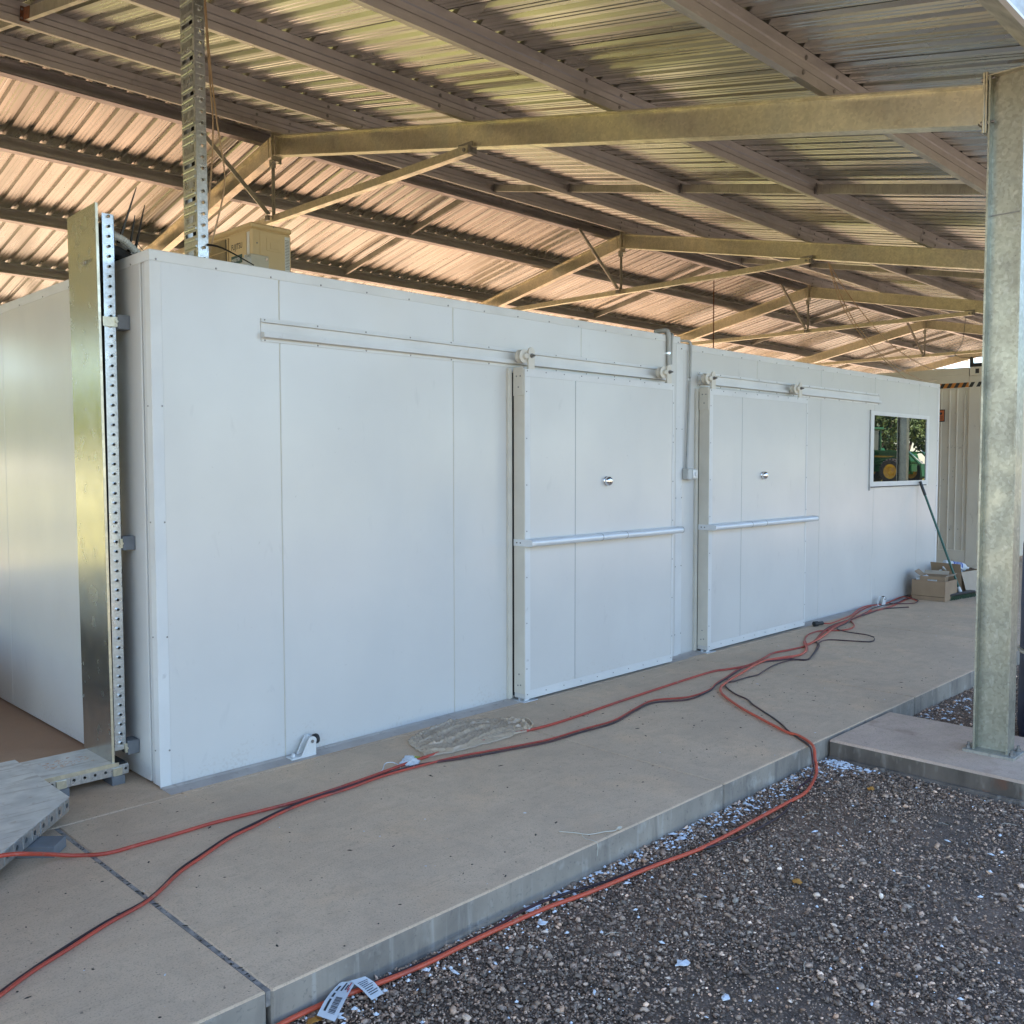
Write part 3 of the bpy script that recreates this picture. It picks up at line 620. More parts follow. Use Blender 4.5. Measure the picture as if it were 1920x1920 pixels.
def sliding_door(t, x0, x1, yf, zb_, zt_, seam, knob, bar, z_bar, clips, hang):
    """leaf with edge trims, knob, push bar, hangers and rollers; yf = front face"""
    yb = yf + 0.098
    mb = MB(); g = 0.0025
    mb.box(x0, seam - g, yf, yb, zb_, zt_); d = part('sliding_door', mb, 'white_sheet', t, bevel=0.0025)
    mb = MB(); mb.box(seam + g, x1, yf, yb, zb_, zt_); part('door_panel', mb, 'white_sheet', d, bevel=0.0025)
    mb = MB(); mb.box(seam - g - 0.001, seam + g + 0.001, yf + 0.003, yb - 0.01, zb_ + 0.01, zt_ - 0.01); part('joint_sealant', mb, 'grey_plastic', d)
    # edge trims
    k = 0.0025; w = 0.048
    mb = MB(); mb.box(x0, x1, yf - k, yf, zt_ - w, zt_ + 0.001); mb.box(x0, x1, yf - k, yf, zb_ - 0.001, zb_ + 0.055)
    mb.box(x0, x0 + w, yf - k, yf, zb_ + 0.056, zt_ - w - 0.001); mb.box(x1 - 0.022, x1, yf - k, yf, zb_ + 0.056, zt_ - w - 0.001)
    part('edge_trim', mb, 'white_trim', d, bevel=0.0009)
    mb = MB(); mb.box(x0 - 0.006, x0 - 0.0005, yf - k, yb - 0.004, zb_ + 0.035, zt_ - 0.002); part('edge_stile', mb, 'beige_alu', d, bevel=0.001)
    mb = MB(); mb.box(x0 - 0.0015, x0 + 0.02, yb + 0.001, yb + 0.022, zb_ + 0.01, zt_ - 0.02); part('gasket', mb, 'black_rubber', d)
    mb = MB()
    n = 9
    for i in range(n + 1):
        mb.disc_screw((x0 + 0.02 + (x1 - x0 - 0.04) * i / n, yf - k, zt_ - 0.012), (0, -1, 0), 0.0045, 0.0028); mb.disc_screw((x0 + 0.02 + (x1 - x0 - 0.04) * i / n, yf - k, zb_ + 0.03), (0, -1, 0), 0.0045, 0.0028)
    for z in np.arange(zb_ + 0.2, zt_ - 0.1, 0.3):
        mb.disc_screw((x0 + 0.014, yf - k, z), (0, -1, 0), 0.0045, 0.0028); mb.disc_screw((x1 - 0.011, yf - k, z), (0, -1, 0), 0.0045, 0.0028)
    part('screw', mb, 'bolt_steel', d, kind='stuff')
    # bottom guide shoe
    mb = MB(); mb.box(x0 + 0.01, x0 + 0.05, yf + 0.012, yf + 0.022, 0.004, zb_ + 0.03); mb.box(x0 - 0.02, x0 + 0.11, yf - 0.012, yf + 0.09, 0.0, 0.005); mb.box(x0 + 0.005, x0 + 0.05, yf + 0.055, yf + 0.066, 0.004, zb_ + 0.03)
    part('floor_guide', mb, 'satin_alu', d)
    # release knob
    mb = MB(); X, Z = knob
    mb.lathe([(0.033, 0), (0.033, 0.006), (0.030, 0.009), (0.030, 0.015), (0.034, 0.017), (0.0345, 0.022), (0.033, 0.030), (0.028, 0.038), (0.019, 0.044), (0.008, 0.047), (0.0, 0.0475)], (X, yf - 0.0005, Z), (0, -1, 0), 28)
    part('release_knob', mb, 'chrome', d, smooth=True)
    # push bar with rounded nose and an end bracket
    a, b = bar
    nose = [(0.0, -0.024), (0.046, -0.024)] + [(0.046 + 0.024 * math.sin(q), -0.024 * math.cos(q)) for q in np.linspace(0.3, math.pi - 0.3, 7)] + [(0.046, 0.024), (0.0, 0.024)]
    mb = MB(); mb.prism(nose, (a + 0.02, yf - 0.003, z_bar), (0, -1, 0), (0, 0, 1), (1, 0, 0), b - a - 0.02)
    pb = part('push_bar', mb, 'satin_alu', d, smooth=True)
    nose2 = [(p * 1.02, q * 1.06) for p, q in nose]
    mb = MB()
    for c in clips: mb.prism(nose2, (c, yf - 0.003, z_bar), (0, -1, 0), (0, 0, 1), (1, 0, 0), 0.006)
    mb.prism(nose2, (b - 0.004, yf - 0.003, z_bar), (0, -1, 0), (0, 0, 1), (1, 0, 0), 0.008)
    part('bar_clip', mb, 'conduit_grey', d)
    mb = MB(); mb.box(x0 - 0.012, x0 - 0.0065, yf - 0.002, yb - 0.006, z_bar - 0.022, z_bar + 0.022)
    mb.prism([(0, -0.022), (0.062, -0.022), (0.076, -0.012), (0.076, 0.012), (0.062, 0.022), (0, 0.022)], (x0 - 0.012, yf - 0.0025, z_bar), (0, -1, 0), (0, 0, 1), (1, 0, 0), 0.030)
    part('bar_bracket', mb, 'satin_alu', d, bevel=0.0012)
    mb = MB()
    for yy in (yf + 0.03, yf + 0.062): mb.disc_screw((x0 - 0.012, yy, z_bar), (-1, 0, 0), 0.006, 0.003)
    for yy, zz in ((yf + 0.028, zt_ - 0.045), (yf + 0.062, zt_ - 0.045), (yf + 0.045, zt_ - 0.115), (yf + 0.035, zb_ + 0.09), (yf + 0.06, zb_ + 0.085), (yf + 0.05, zb_ + 0.16)): mb.disc_screw((x0 - (0.014 if zz > 1 else 0.006), yy, zz), (-1, 0, 0), 0.0065, 0.002)
    part('screw', mb, 'bolt_steel', d, kind='stuff')
    # hangers and rollers running on the rail
    for X, full in hang:
        mb = MB()
        zc = zt_ + 0.088
        if full:
            mb.box(x0 - 0.014, x0 - 0.0068, yf + 0.004, yb - 0.006, zt_ - 0.17, zt_ + 0.012)
        hp = [(-0.030, zt_ - 0.0), (0.030, zt_ - 0.0), (0.029, zc + 0.02)] + [(0.029 * math.cos(q), zc + 0.026 + 0.029 * math.sin(q)) for q in np.linspace(0.2, math.pi - 0.2, 6)] + [(-0.029, zc + 0.02)]
        mb.prism(hp, (X, yf + 0.004, 0), (1, 0, 0), (0, 0, 1), (0, 1, 0), 0.012)
        mb.box(X - 0.02, X + 0.02, yf + 0.0165, yf + 0.03, zt_ - 0.002, zt_ + 0.012)
        part('hanger_plate', mb, 'beige_alu', d, bevel=0.001)
        mb = MB()
        mb.lathe([(0.012, -0.075), (0.020, -0.075), (0.044, -0.070), (0.044, -0.060), (0.034, -0.052), (0.034, -0.040), (0.044, -0.034), (0.044, -0.026), (0.022, -0.022), (0.018, -0.004), (0.010, 0.0)], (X - 0.050, yf - 0.005, zc - 0.005), (0, -1, 0), 22)
        part('roller', mb, 'beige_alu', d, smooth=True)
        mb = MB(); mb.cyl((X, yf + 0.004, zc), (0, -1, 0), 0.015, 0.006, 12); mb.cyl((X, yf - 0.002, zc), (0, -1, 0), 0.011, 0.012, 6); mb.cyl((X, yf - 0.014, zc), (0, -1, 0), 0.006, 0.014, 8)
        mb.box(X - 0.052, X + 0.004, yf + 0.016, yf + 0.028, zc - 0.022, zc + 0.018)
        part('axle_bolt', mb, 'bolt_steel', d)
    return d
d1 = sliding_door(room1, 2.383, 4.030, -0.124, 0.018, 2.163, 2.880, (3.212, 1.432), (2.36, 4.075), 1.043, (3.095, 3.372), [(2.452, True), (3.975, False)])
d2 = sliding_door(room2, 4.556, 6.215, -0.105, 0.022, 2.160, 5.060, (5.405, 1.450), (4.53, 6.325), 1.034, (5.13, 5.37), [(4.62, True), (6.085, False)])
for t, X, y0, z in ((room1, 2.336, 0.0, 2.17), (room2, 4.515, 0.015, 2.165)):
    mb = MB(); mb.box(X, X + 0.034, y0 - 0.022, y0 - 0.0005, 0.012, z); part('door_jamb', mb, 'beige_alu', t, bevel=0.001)
mb = MB(); mb.box(4.085, 4.093, -0.012, -0.001, 1.42, 1.50); mb.lathe([(0.009, 0), (0.009, 0.07)], (4.098, -0.012, 1.425), (0, 0, 1), 8); part('door_latch', mb, 'chrome', room1)

# window of the far room
mb = MB(); ywf = 0.015
rect_plate(mb, (7.848, ywf - 0.012, 1.285), (1, 0, 0), (0, 0, 1), 1.622, 0.83, [(0.085, 1.548, 0.068, 0.788)], 0.0115)
win = part('window', mb, 'white_trim', room2)
mb = MB(); mb.box(7.925, 9.402, ywf - 0.004, ywf - 0.0005, 1.348, 2.078); part('pane', mb, 'glass_dark', win)
mb = MB(); mb.box(7.86, 9.40, ywf - 0.020, ywf - 0.0125, 1.292, 1.302); part('sill_gasket', mb, 'black_rubber', win)
mb = MB(); mb.box(7.84, 7.847, ywf - 0.014, ywf - 0.0003, 1.26, 2.125); part('side_bead', mb, 'conduit_grey', win)

# conduits and switch box between the rooms
mb = MB()
mb.tube([(4.085, 0.10, H1 + 0.03), (4.10, 0.02, H1 + 0.035), (4.104, -0.012, H1 + 0.02), (4.106, -0.018, H1 - 0.03)], 0.019, 12, sub=5)
mb.tube([(4.106, -0.018, H1 - 0.03), (4.106, -0.018, 2.315)], 0.017, 12)
mb.tube([(4.165, 0.10, H1 + 0.015), (4.165, -0.004, H1 + 0.012), (4.155, -0.014, H1 - 0.03), (4.142, -0.015, 2.33)], 0.010, 8, sub=3)
part('conduit', mb, 'conduit_grey', room1, smooth=True)
mb = MB(); mb.cyl((4.106, -0.018, 2.405), (0, 0, 1), 0.0205, 0.014, 14); mb.box(4.08, 4.132, -0.008, -0.001, 2.405, 2.419); part('conduit_clip', mb, 'chrome', room1)
mb = MB()
mb.tube([(4.30, 0.06, H2 + 0.022), (4.38, 0.03, H2 + 0.026), (4.418, 0.0, H2 + 0.018), (4.425, -0.006, H2 - 0.03), (4.422, -0.006, 2.30), (4.415, -0.006, 2.15), (4.385, -0.006, 1.56), (4.383, -0.006, 1.49)], 0.0105, 10, sub=4)
part('conduit', mb, 'conduit_grey', room2, smooth=True)
mb = MB(); mb.box(4.345, 4.47, -0.050, 0.0145, 1.425, 1.515); sb = part('switch_box', mb, 'light_grey_plastic', room2, bevel=0.008)
mb = MB(); mb.box(4.40, 4.462, -0.060, -0.0505, 1.437, 1.503); mb.box(4.42, 4.442, -0.072, -0.0605, 1.452, 1.488); part('switch_cover', mb, 'satin_alu', sb, bevel=0.004)

# ------------------------------------------------------------------ door stops bolted to the floor
def door_stop(x, y, label):
    t = root('door_stop', label, 'door stop', (x, y, 0), 'cast door stops bolted to the slab')
    mb = MB(); mb.box(x - 0.075, x + 0.075, y - 0.030, y + 0.030, 0.0, 0.011)
    side = [(-0.015, 0.011), (0.075, 0.011), (0.075, 0.070)] + [(0.052 + 0.026 * math.cos(q), 0.078 + 0.026 * math.sin(q)) for q in np.linspace(-0.2, math.pi * 0.9, 7)]
    mb.prism(side, (x, y - 0.030, 0), (1, 0, 0), (0, 0, 1), (0, 1, 0), 0.010)
    mb.prism(side, (x, y + 0.020, 0), (1, 0, 0), (0, 0, 1), (0, 1, 0), 0.010)
    mb.box(x + 0.058, x + 0.0748, y - 0.020, y + 0.020, 0.011, 0.095)
    part('bracket', mb, 'white_trim', t, bevel=0.002)
    mb = MB(); mb.lathe([(0.026, 0), (0.027, 0.004), (0.027, 0.020), (0.024, 0.026)], (x + 0.0755, y, 0.078), (1, 0, 0), 18); part('buffer', mb, 'black_rubber', t, smooth=True)
    mb = MB(); mb.cyl((x - 0.048, y, 0.011), (0, 0, 1), 0.014, 0.003, 12); mb.cyl((x - 0.048, y, 0.014), (0, 0, 1), 0.010, 0.012, 6); part('anchor_nut', mb, 'satin_alu', t)
    mb = MB(); mb.cyl((x + 0.050, y - 0.0305, 0.078), (0, -1, 0), 0.009, 0.003, 10); part('pivot', mb, 'bolt_steel', t)
door_stop(0.745, -0.050, 'white door stop with black buffer on the floor left of the crumpled film')
door_stop(7.98, -0.075, 'white door stop with black buffer among the hoses below the window')

# ------------------------------------------------------------------ cable trays
def side_rail(t, o, along, height, n, L, w=0.058, name='side_rail', lead=0.03):
    """perforated rail: pressed tabs each with a round hole"""
    o = Vector(o); al = Vector(along); he = Vector(height)
    N = al.cross(he).normalized()
    mb = MB(); step = L / n
    for k in range(n):
        a = o + al * (k * step)
        tb = step * 0.56
        # recessed land then a proud tab with its hole
        mb.add([a + he * 0, a + al * (step - tb), a + al * (step - tb) + he * w, a + he * w], [(0, 1, 2, 3)])
        b = a + al * (step - tb) + N * 0.003
        hole_plate(mb, b + he * (w * 0.12), al, he, tb, w * 0.80, tb / 2, w * 0.42, min(tb, w) * 0.27, 0.012)
        q = [b + he * (w * 0.12), b + he * (w * 0.12) + al * tb, b + he * (w * 0.92) + al * tb, b + he * (w * 0.92)]
        mb.add(q + [p - N * 0.003 for p in q], [(0, 1, 5, 4), (1, 2, 6, 5), (2, 3, 7, 6), (3, 0, 4, 7)])
        c = a + al * (step - tb)
        mb.add([c, c + al * tb, c + al * tb + he * (w * 0.12), c + he * (w * 0.12)], [(0, 1, 2, 3)])
        mb.add([c + he * (w * 0.92), c + al * tb + he * (w * 0.92), c + al * tb + he * w, c + he * w], [(0, 1, 2, 3)])
    return part(name, mb, 'galv_tray', t)
tray = root('cable_tray', 'upright galvanised cable tray with smooth lid fixed beside the corner of the near cold room', 'cable tray', (-0.09, 0.40, 0.1))
mb = MB()
# lid: slightly sprung away from the tray at the top
mb.prism([(0.236, 0.09), (0.588, 0.09), (0.588, 2.775), (0.236, 2.785)], (-0.135, 0, 0), (0, 1, 0), (0, 0, 1), (1, 0, 0), 0.0018)
lid = part('lid', mb, 'galv_sheet', tray)
for v in lid.data.vertices:
    z = v.co.z + 0.1
    v.co.x -= 0.016 * max(0, (z - 1.2) / 1.58) ** 1.5 if z > 1.2 else 0.0
mb = MB(); mb.prism([(0.0, 0.09), (0.012, 0.09), (-0.004, 2.785), (-0.016, 2.785)], (-0.1345, 0.2335, 0), (1, 0, 0), (0, 0, 1), (0, 1, 0), 0.002); part('lid_flange', mb, 'galv', tray)
side_rail(tray, (-0.118, 0.240, 0.16), (0, 0, 1), (1, 0, 0), 55, 2.585, 0.054)
mb = MB(); mb.box(-0.062, -0.060, 0.242, 0.582, 0.16, 2.74); mb.box(-0.120, -0.0625, 0.580, 0.582, 0.16, 2.74); part('tray_back_shade', mb, 'black_plastic', tray)  # back coloured black to stand in for the shade between tray and wall
mb = MB(); mb.box(-0.112, -0.070, 0.258, 0.57, 0.17, 2.70); part('tray_cable', mb, 'black_rubber', tray)  # black block standing for the cable fill; makes the rail holes look dark
for z in (2.238, 1.172, 0.165):
    mb = MB(); mb.box(-0.060, -0.003, 0.222, 0.305, z - 0.034, z + 0.034); bk = part('spacer_block', mb, 'grey_plastic', tray, bevel=0.002)
    mb = MB(); mb.box(-0.072, -0.0605, 0.228, 0.240, z - 0.022, z + 0.022); mb.cyl((-0.066, 0.2275, z), (0, -1, 0), 0.008, 0.006, 6); part('block_clip', mb, 'galv', bk)
mb = MB(); mb.box(-0.128, -0.058, 0.231, 0.2355, 2.213, 2.258); part('splice_plate', mb, 'galv', tray)
# faint pencil scribble on the lid
mb = MB(); sx = [(-0.0, 0.0), (0.02, 0.018), (0.015, -0.006), (0.04, 0.014), (0.045, -0.004), (0.07, 0.012), (0.085, 0.002), (0.11, 0.016)]
mb.tube([(-0.1527, 0.40 - a, 2.52 + b) for a, b in sx], 0.0016, 4, sub=3); part('pencil_mark', mb, 'galv_dull', tray)

ftray = root('floor_tray', 'short covered galvanised cable tray along the floor at the foot of the upright tray', 'cable tray', (-0.28, 0.4, 0))
mb = MB(); mb.box(-0.452, -0.122, 0.225, 0.560, 0.104, 0.106); part('lid', mb, ['galv_pale'], ftray)
mb = MB(); mb.box(-0.452, -0.108, 0.219, 0.2245, 0.088, 0.106); part('lid_flange', mb, 'galv', ftray)
side_rail(ftray, (-0.45, 0.226, 0.042), (1, 0, 0), (0, 0, 1), 8, 0.39, 0.050)
mb = MB(); mb.box(-0.452, -0.06, 0.229, 0.556, 0.042, 0.045); mb.box(-0.452, -0.06, 0.553, 0.556, 0.045, 0.1); mb.box(-0.063, -0.06, 0.229, 0.553, 0.045, 0.095); part('tray_base', mb, 'galv_dull', ftray)
mb = MB(); mb.box(-0.449, -0.066, 0.245, 0.55, 0.046, 0.098); part('tray_cable', mb, 'black_rubber', ftray)  # one black block as cable fill, put in to darken the rail holes
for a, b in ((-0.375, 0.24), (-0.115, 0.238)):
    mb = MB(); mb.box(a - 0.032, a + 0.032, b - 0.03, b + 0.10, 0.0, 0.042); fbk = part('foot_block', mb, 'grey_plastic', ftray, bevel=0.002)
    mb = MB(); mb.box(a - 0.022, a + 0.022, b - 0.022, b - 0.0145, 0.0425, 0.080); part('block_clip', mb, 'galv', fbk)
mb = MB()
for k in range(60):
    a = -0.40 + rnd.random() * 0.21; b = 0.33 + rnd.random() * 0.14
    mb.box(a, a + 0.004 + 0.012 * rnd.random(), b, b + 0.003 + 0.004 * rnd.random(), 0.1062, 0.1075)
part('dried_mud', mb, 'concrete_pad', ftray, kind='stuff')
tee = root('tray_junction', 'wide galvanised tray junction with a chamfered corner lying at the left edge', 'cable tray', (-0.8, -0.1, 0))
poly = [(-0.458, 0.60), (-0.458, -0.118), (-0.880, -0.575), (-1.30, -1.03), (-1.90, -1.03), (-1.90, 0.60)]
mb = MB(); mb.prism([(a, b) for a, b in poly], (0, 0, 0.112), (1, 0, 0), (0, 1, 0), (0, 0, 1), 0.0022); part('lid', mb, 'galv_pale', tee, bevel=0.0008)
dg = Vector((-0.842, -0.912, 0)); Lg = dg.length; dg.normalize()
side_rail(tee, Vector((-1.30, -1.03, 0.050)) + Vector((-0.004, 0.004, 0)), -dg, (0, 0, 1), 17, Lg, 0.060)
mb = MB(); mb.prism([(a * 0.985 - 0.01, b * 0.96 + 0.012) for a, b in poly], (0, 0, 0.048), (1, 0, 0), (0, 1, 0), (0, 0, 1), 0.060); part('tray_base', mb, 'black_plastic', tee)  # junction base coloured black for the shade seen through its rail holes
for a, b in ((-0.655, -0.36), (-1.12, -0.86), (-0.62, 0.2)):
    mb = MB(); mb.obox((a, b, 0.023), (dg, (-dg.y, dg.x, 0), (0, 0, 1)), (0.055, 0.075, 0.023)); part('foot_block', mb, 'grey_plastic', tee, bevel=0.002)

ladder = root('riser_tray', 'slotted galvanised cable tray rising from the near room top to the roof', 'cable tray', (0.52, 0.55, H1))
XL, Y0L, WL = 0.470, 0.455, 0.158
mb = MB(); P_ = 0.1845; nP = 10; z0 = H1 - 0.0
for k in range(nP):
    zz = z0 + k * P_
    holes = [(0.018, WL - 0.018, 0.040, 0.062)] + [(0.022 + j * 0.0148, 0.022 + j * 0.0148 + 0.007, 0.112, 0.152) for j in range(8)] + [(0.03, WL - 0.03, 0.094, 0.098)]
    rect_plate(mb, (XL, Y0L + WL, zz), (0, -1, 0), (0, 0, 1), WL, P_, holes, 0.0022)
    for q in (0.020, 0.078, 0.168):
        mb.tube([(XL - 0.001, Y0L + 0.014, zz + q), (XL - 0.001, Y0L + WL - 0.014, zz + q)], 0.0065, 8)
tb = part('tray_bed', mb, 'galv_tray', ladder)
side_rail(ladder, (XL + 0.0015, Y0L, z0), (0, 0, 1), (1, 0, 0), 31, nP * P_, 0.058)
mb = MB(); mb.box(XL + 0.003, XL + 0.058, Y0L + WL - 0.003, Y0L + WL, z0, z0 + nP * P_); part('side_rail', mb, 'galv_tray', ladder)
mb = MB(); mb.tube([(XL + 0.04, Y0L + 0.06, z0 - 0.05), (XL + 0.035, Y0L + 0.05, z0 + 0.8), (XL + 0.04, Y0L + 0.06, z0 + nP * P_)], 0.014, 8, sub=6); mb.tube([(XL + 0.035, Y0L + 0.10, z0 - 0.05), (XL + 0.04, Y0L + 0.11, z0 + 0.8), (XL + 0.035, Y0L + 0.1, z0 + nP * P_)], 0.012, 8, sub=6)
part('tray_cable', mb, 'black_plastic', ladder, smooth=True)
mb = MB(); mb.tube([(XL + 0.05, Y0L - 0.004, 2.735), (0.60, 0.43, 2.725), (0.78, 0.42, 2.66)], [0.0065, 0.003], 6, sub=4); tag_ = part('cable_tie_tail', mb, 'black_plastic', ladder)
# ------------------------------------------------------------------ things on the roof of the near room
ac = root('condenser_unit', 'beige outdoor air conditioning unit standing on top of the near cold room', 'air conditioner', (1.32, 1.50, H1))
ax0, ax1, ay0, ay1, az0, az1 = 1.175, 1.470, 1.140, 1.900, H1 + 0.006, 3.105
mb = MB(); mb.box(ax0, ax1, ay0, ay1, az0 + 0.03, az1 - 0.034); part('casing', mb, 'ac_beige', ac, bevel=0.012)
mb = MB(); mb.box(ax0 - 0.004, ax1 + 0.004, ay0 - 0.004, ay1 + 0.004, az1 - 0.036, az1); part('top_cover', mb, 'ac_beige', ac, bevel=0.010)
mb = MB(); mb.box(ax0 - 0.002, ax0 - 0.0005, ay0 + 0.31, ay1 - 0.03, az0 + 0.05, az1 - 0.06); part('fan_opening', mb, 'ac_dark', ac)
mb = MB()
for k in range(25): y = ay0 + 0.325 + k * 0.0165; mb.box(ax0 - 0.010, ax0 - 0.006, y, y + 0.0045, az0 + 0.05, az1 - 0.062)
for z in np.arange(az0 + 0.06, az1 - 0.05, 0.085): mb.box(ax0 - 0.014, ax0 - 0.0105, ay0 + 0.295, ay1 - 0.03, z, z + 0.005)
mb.box(ax0 - 0.012, ax0 - 0.0022, ay0 + 0.285, ay0 + 0.297, az0 + 0.05, az1 - 0.058); mb.box(ax0 - 0.012, ax0 - 0.0022, ay0 + 0.298, ay1 - 0.03, az1 - 0.062, az1 - 0.055)
part('fan_grille', mb, 'ac_beige', ac)
mb = MB(); mb.box(ax0 - 0.006, ax0 - 0.0005, ay0 + 0.055, ay0 + 0.275, az0 + 0.04, az1 - 0.06); fp = part('front_panel', mb, 'ac_beige', ac, bevel=0.003)
part('maker_name', text_mb('FUJITSU', 0.052, (ax0 - 0.0068, ay0 + 0.245, az1 - 0.150), (0, -1, 0), (0, 0, 1), bold=0.0008, sx=0.80), 'ink', ac)
mb = MB(); mb.box(ax0 - 0.0078, ax0 - 0.0062, ay0 + 0.105, ay0 + 0.245, az1 - 0.245, az1 - 0.190); lb = part('badge', mb, 'teal_label', ac)
part('badge_text', text_mb('INVERTER', 0.030, (ax0 - 0.0084, ay0 + 0.240, az1 - 0.228), (0, -1, 0), (0, 0, 1), bold=0.0006, sx=0.80), 'paper', ac)
mb = MB(); mb.box(ax0 - 0.003, ax0 + 0.0, ay0 + 0.02, ay0 + 0.05, az0 + 0.04, az1 - 0.06); part('corner_strip', mb, 'white_trim', ac)
# side cover with a pressed grip, labels and a warning triangle
mb = MB(); mb.box(ax0 + 0.06, ax1 - 0.012, ay0 - 0.006, ay0 - 0.0005, az0 + 0.04, az1 - 0.05); part('side_cover', mb, 'ac_beige', ac, bevel=0.003)
mb = MB(); mb.box(ax0 + 0.105, ax1 - 0.075, ay0 - 0.010, ay0 - 0.0065, az1 - 0.170, az1 - 0.085); mb.box(ax0 + 0.13, ax1 - 0.10, ay0 - 0.0145, ay0 - 0.0105, az1 - 0.155, az1 - 0.115); part('grip', mb, 'ac_beige', ac, bevel=0.0025)
def label_plate(t, o, A, B, w, h, rows, name='label', seed=1):
    r = random.Random(seed); o = Vector(o); A = Vector(A); B = Vector(B); N = A.cross(B)
    mb = MB(); mb.obox(o + A * w / 2 + B * h / 2, (A, B, N), (w / 2, h / 2, 0.0006), 0)
    for k in range(rows):
        y = h * (0.9 - 0.82 * k / max(1, rows - 1)); x = 0.08 * w
        while x < 0.86 * w:
            l = (0.05 + 0.22 * r.random()) * w; l = min(l, 0.93 * w - x)
            mb.obox(o + A * (x + l / 2) + B * y + N * 0.0009, (A, B, N), (l / 2, 0.10 * h / rows + 0.0004, 0.0004), 1); x += l + 0.03 * w
    return part(name, mb, ['paper', 'ink'], t)
label_plate(ac, (ax1 - 0.055, ay0 - 0.0068, az1 - 0.285), (1, 0, 0), (0, 0, 1), 0.036, 0.225, 20, seed=3)
label_plate(ac, (ax0 + 0.165, ay0 - 0.0068, az0 + 0.045), (1, 0, 0), (0, 0, 1), 0.085, 0.10, 7, seed=4)
mb = MB(); cx_, cz_ = ax1 - 0.030, az0 + 0.10
for (a, b) in (((-0.017, 0), (0, 0.032)), ((0, 0.032), (0.017, 0)), ((-0.017, 0), (0.017, 0))):
    mb.bar((cx_ + a[0], ay0 - 0.0072, cz_ + a[1]), (cx_ + b[0], ay0 - 0.0072, cz_ + b[1]), 0.001, 0.004)
mb.box(cx_ - 0.0015, cx_ + 0.0015, ay0 - 0.0078, ay0 - 0.0068, cz_ + 0.008, cz_ + 0.02); mb.cyl((cx_ + 0.012, ay0 - 0.0065, cz_ - 0.016), (0, -1, 0), 0.005, 0.001, 8); mb.cyl((cx_ + 0.012, ay0 - 0.0065, cz_ - 0.034), (0, -1, 0), 0.005, 0.001, 8)
part('warning_mark', mb, 'sign_orange', ac)
mb = MB()
for a, b in ((0.04, -0.13), (0.16, -0.012)): mb.cyl((ax0 + a, ay0 - 0.001, az1 + b), (0, -1, 0), 0.005, 0.004, 8)
part('screw', mb, 'bolt_steel', ac, kind='stuff')
mb = MB()
for y in (ay0 + 0.08, ay1 - 0.08): mb.box(ax0 - 0.02, ax1 + 0.02, y - 0.02, y + 0.02, az0 - 0.003, az0 + 0.031)
part('foot_rail', mb, 'galv_dull', ac)

iso = root('isolator_switch', 'small beige isolator switch box on a short post in front of the air conditioner', 'switch', (1.11, 0.95, H1))
mb = MB(); mb.box(1.045, 1.175, 0.925, 0.985, 2.735, 2.850); part('enclosure', mb, 'cream_pvc', iso, bevel=0.006)
mb = MB(); mb.lathe([(0.048, 0), (0.046, 0.008), (0.030, 0.012), (0.028, 0.020)], (1.043, 0.955, 2.795), (-1, 0, 0), 16)
for k in range(8): q = k * math.pi / 4; mb.obox((1.028, 0.955 + 0.036 * math.cos(q), 2.795 + 0.036 * math.sin(q)), ((1, 0, 0), (0, math.cos(q), math.sin(q)), (0, -math.sin(q), math.cos(q))), (0.006, 0.009, 0.004))
part('rotary_dial', mb, 'light_grey_plastic', iso)
mb = MB(); mb.cyl((1.155, 0.9245, 2.765), (0, -1, 0), 0.008, 0.003, 10); mb.cyl((1.155, 0.9245, 2.825), (0, -1, 0), 0.008, 0.003, 10); part('lid_screw', mb, 'chrome', iso)
mb = MB(); mb.tube([(1.10, 0.955, H1 + 0.001), (1.10, 0.955, 2.736)], 0.020, 12); mb.box(1.135, 1.18, 0.94, 0.975, H1 + 0.001, 2.8); part('post', mb, 'galv', iso)

bund = root('conduit_bundle', 'grey flexible corrugated conduits strapped together on the near room roof behind the tray lid', 'conduit', (0.10, 0.55, H1))
def corr(pts, r):
    mb = MB(); P = [Vector(p) for p in pts]; Q = []
    for i in range(len(P) - 1):
        p0 = P[max(i - 1, 0)]; p1 = P[i]; p2 = P[i + 1]; p3 = P[min(i + 2, len(P) - 1)]
        for k in range(14):
            t = k / 14; Q.append(0.5 * ((2 * p1) + (p2 - p0) * t + (2 * p0 - 5 * p1 + 4 * p2 - p3) * t * t + (3 * p1 - p0 - 3 * p2 + p3) * t ** 3))
    mb.tube(Q, [r if i % 2 else r * 0.80 for i in range(len(Q))], 10); return mb
part('corrugated_conduit', corr([(-0.07, 0.42, 2.70), (0.03, 0.47, 2.70), (0.10, 0.50, 2.655), (0.22, 0.56, 2.60), (0.42, 0.66, H1 + 0.03)], 0.026), 'light_grey_plastic', bund)
part('corrugated_conduit', corr([(-0.07, 0.36, 2.68), (0.04, 0.40, 2.675), (0.12, 0.42, 2.63), (0.22, 0.46, 2.585), (0.36, 0.6, H1 + 0.024)], 0.020), 'light_grey_plastic', bund)
mb = MB(); mb.tube([(-0.08, 0.40, 2.63), (0.05, 0.44, 2.61), (0.2, 0.6, H1 + 0.03), (0.3, 0.9, H1 + 0.03)], 0.03, 8, sub=4); mb.tube([(-0.08, 0.48, 2.60), (0.08, 0.5, 2.60), (0.26, 0.7, H1 + 0.02)], 0.024, 8, sub=4)
part('black_sleeve', mb, 'black_rubber', bund, smooth=True)
mb = MB()
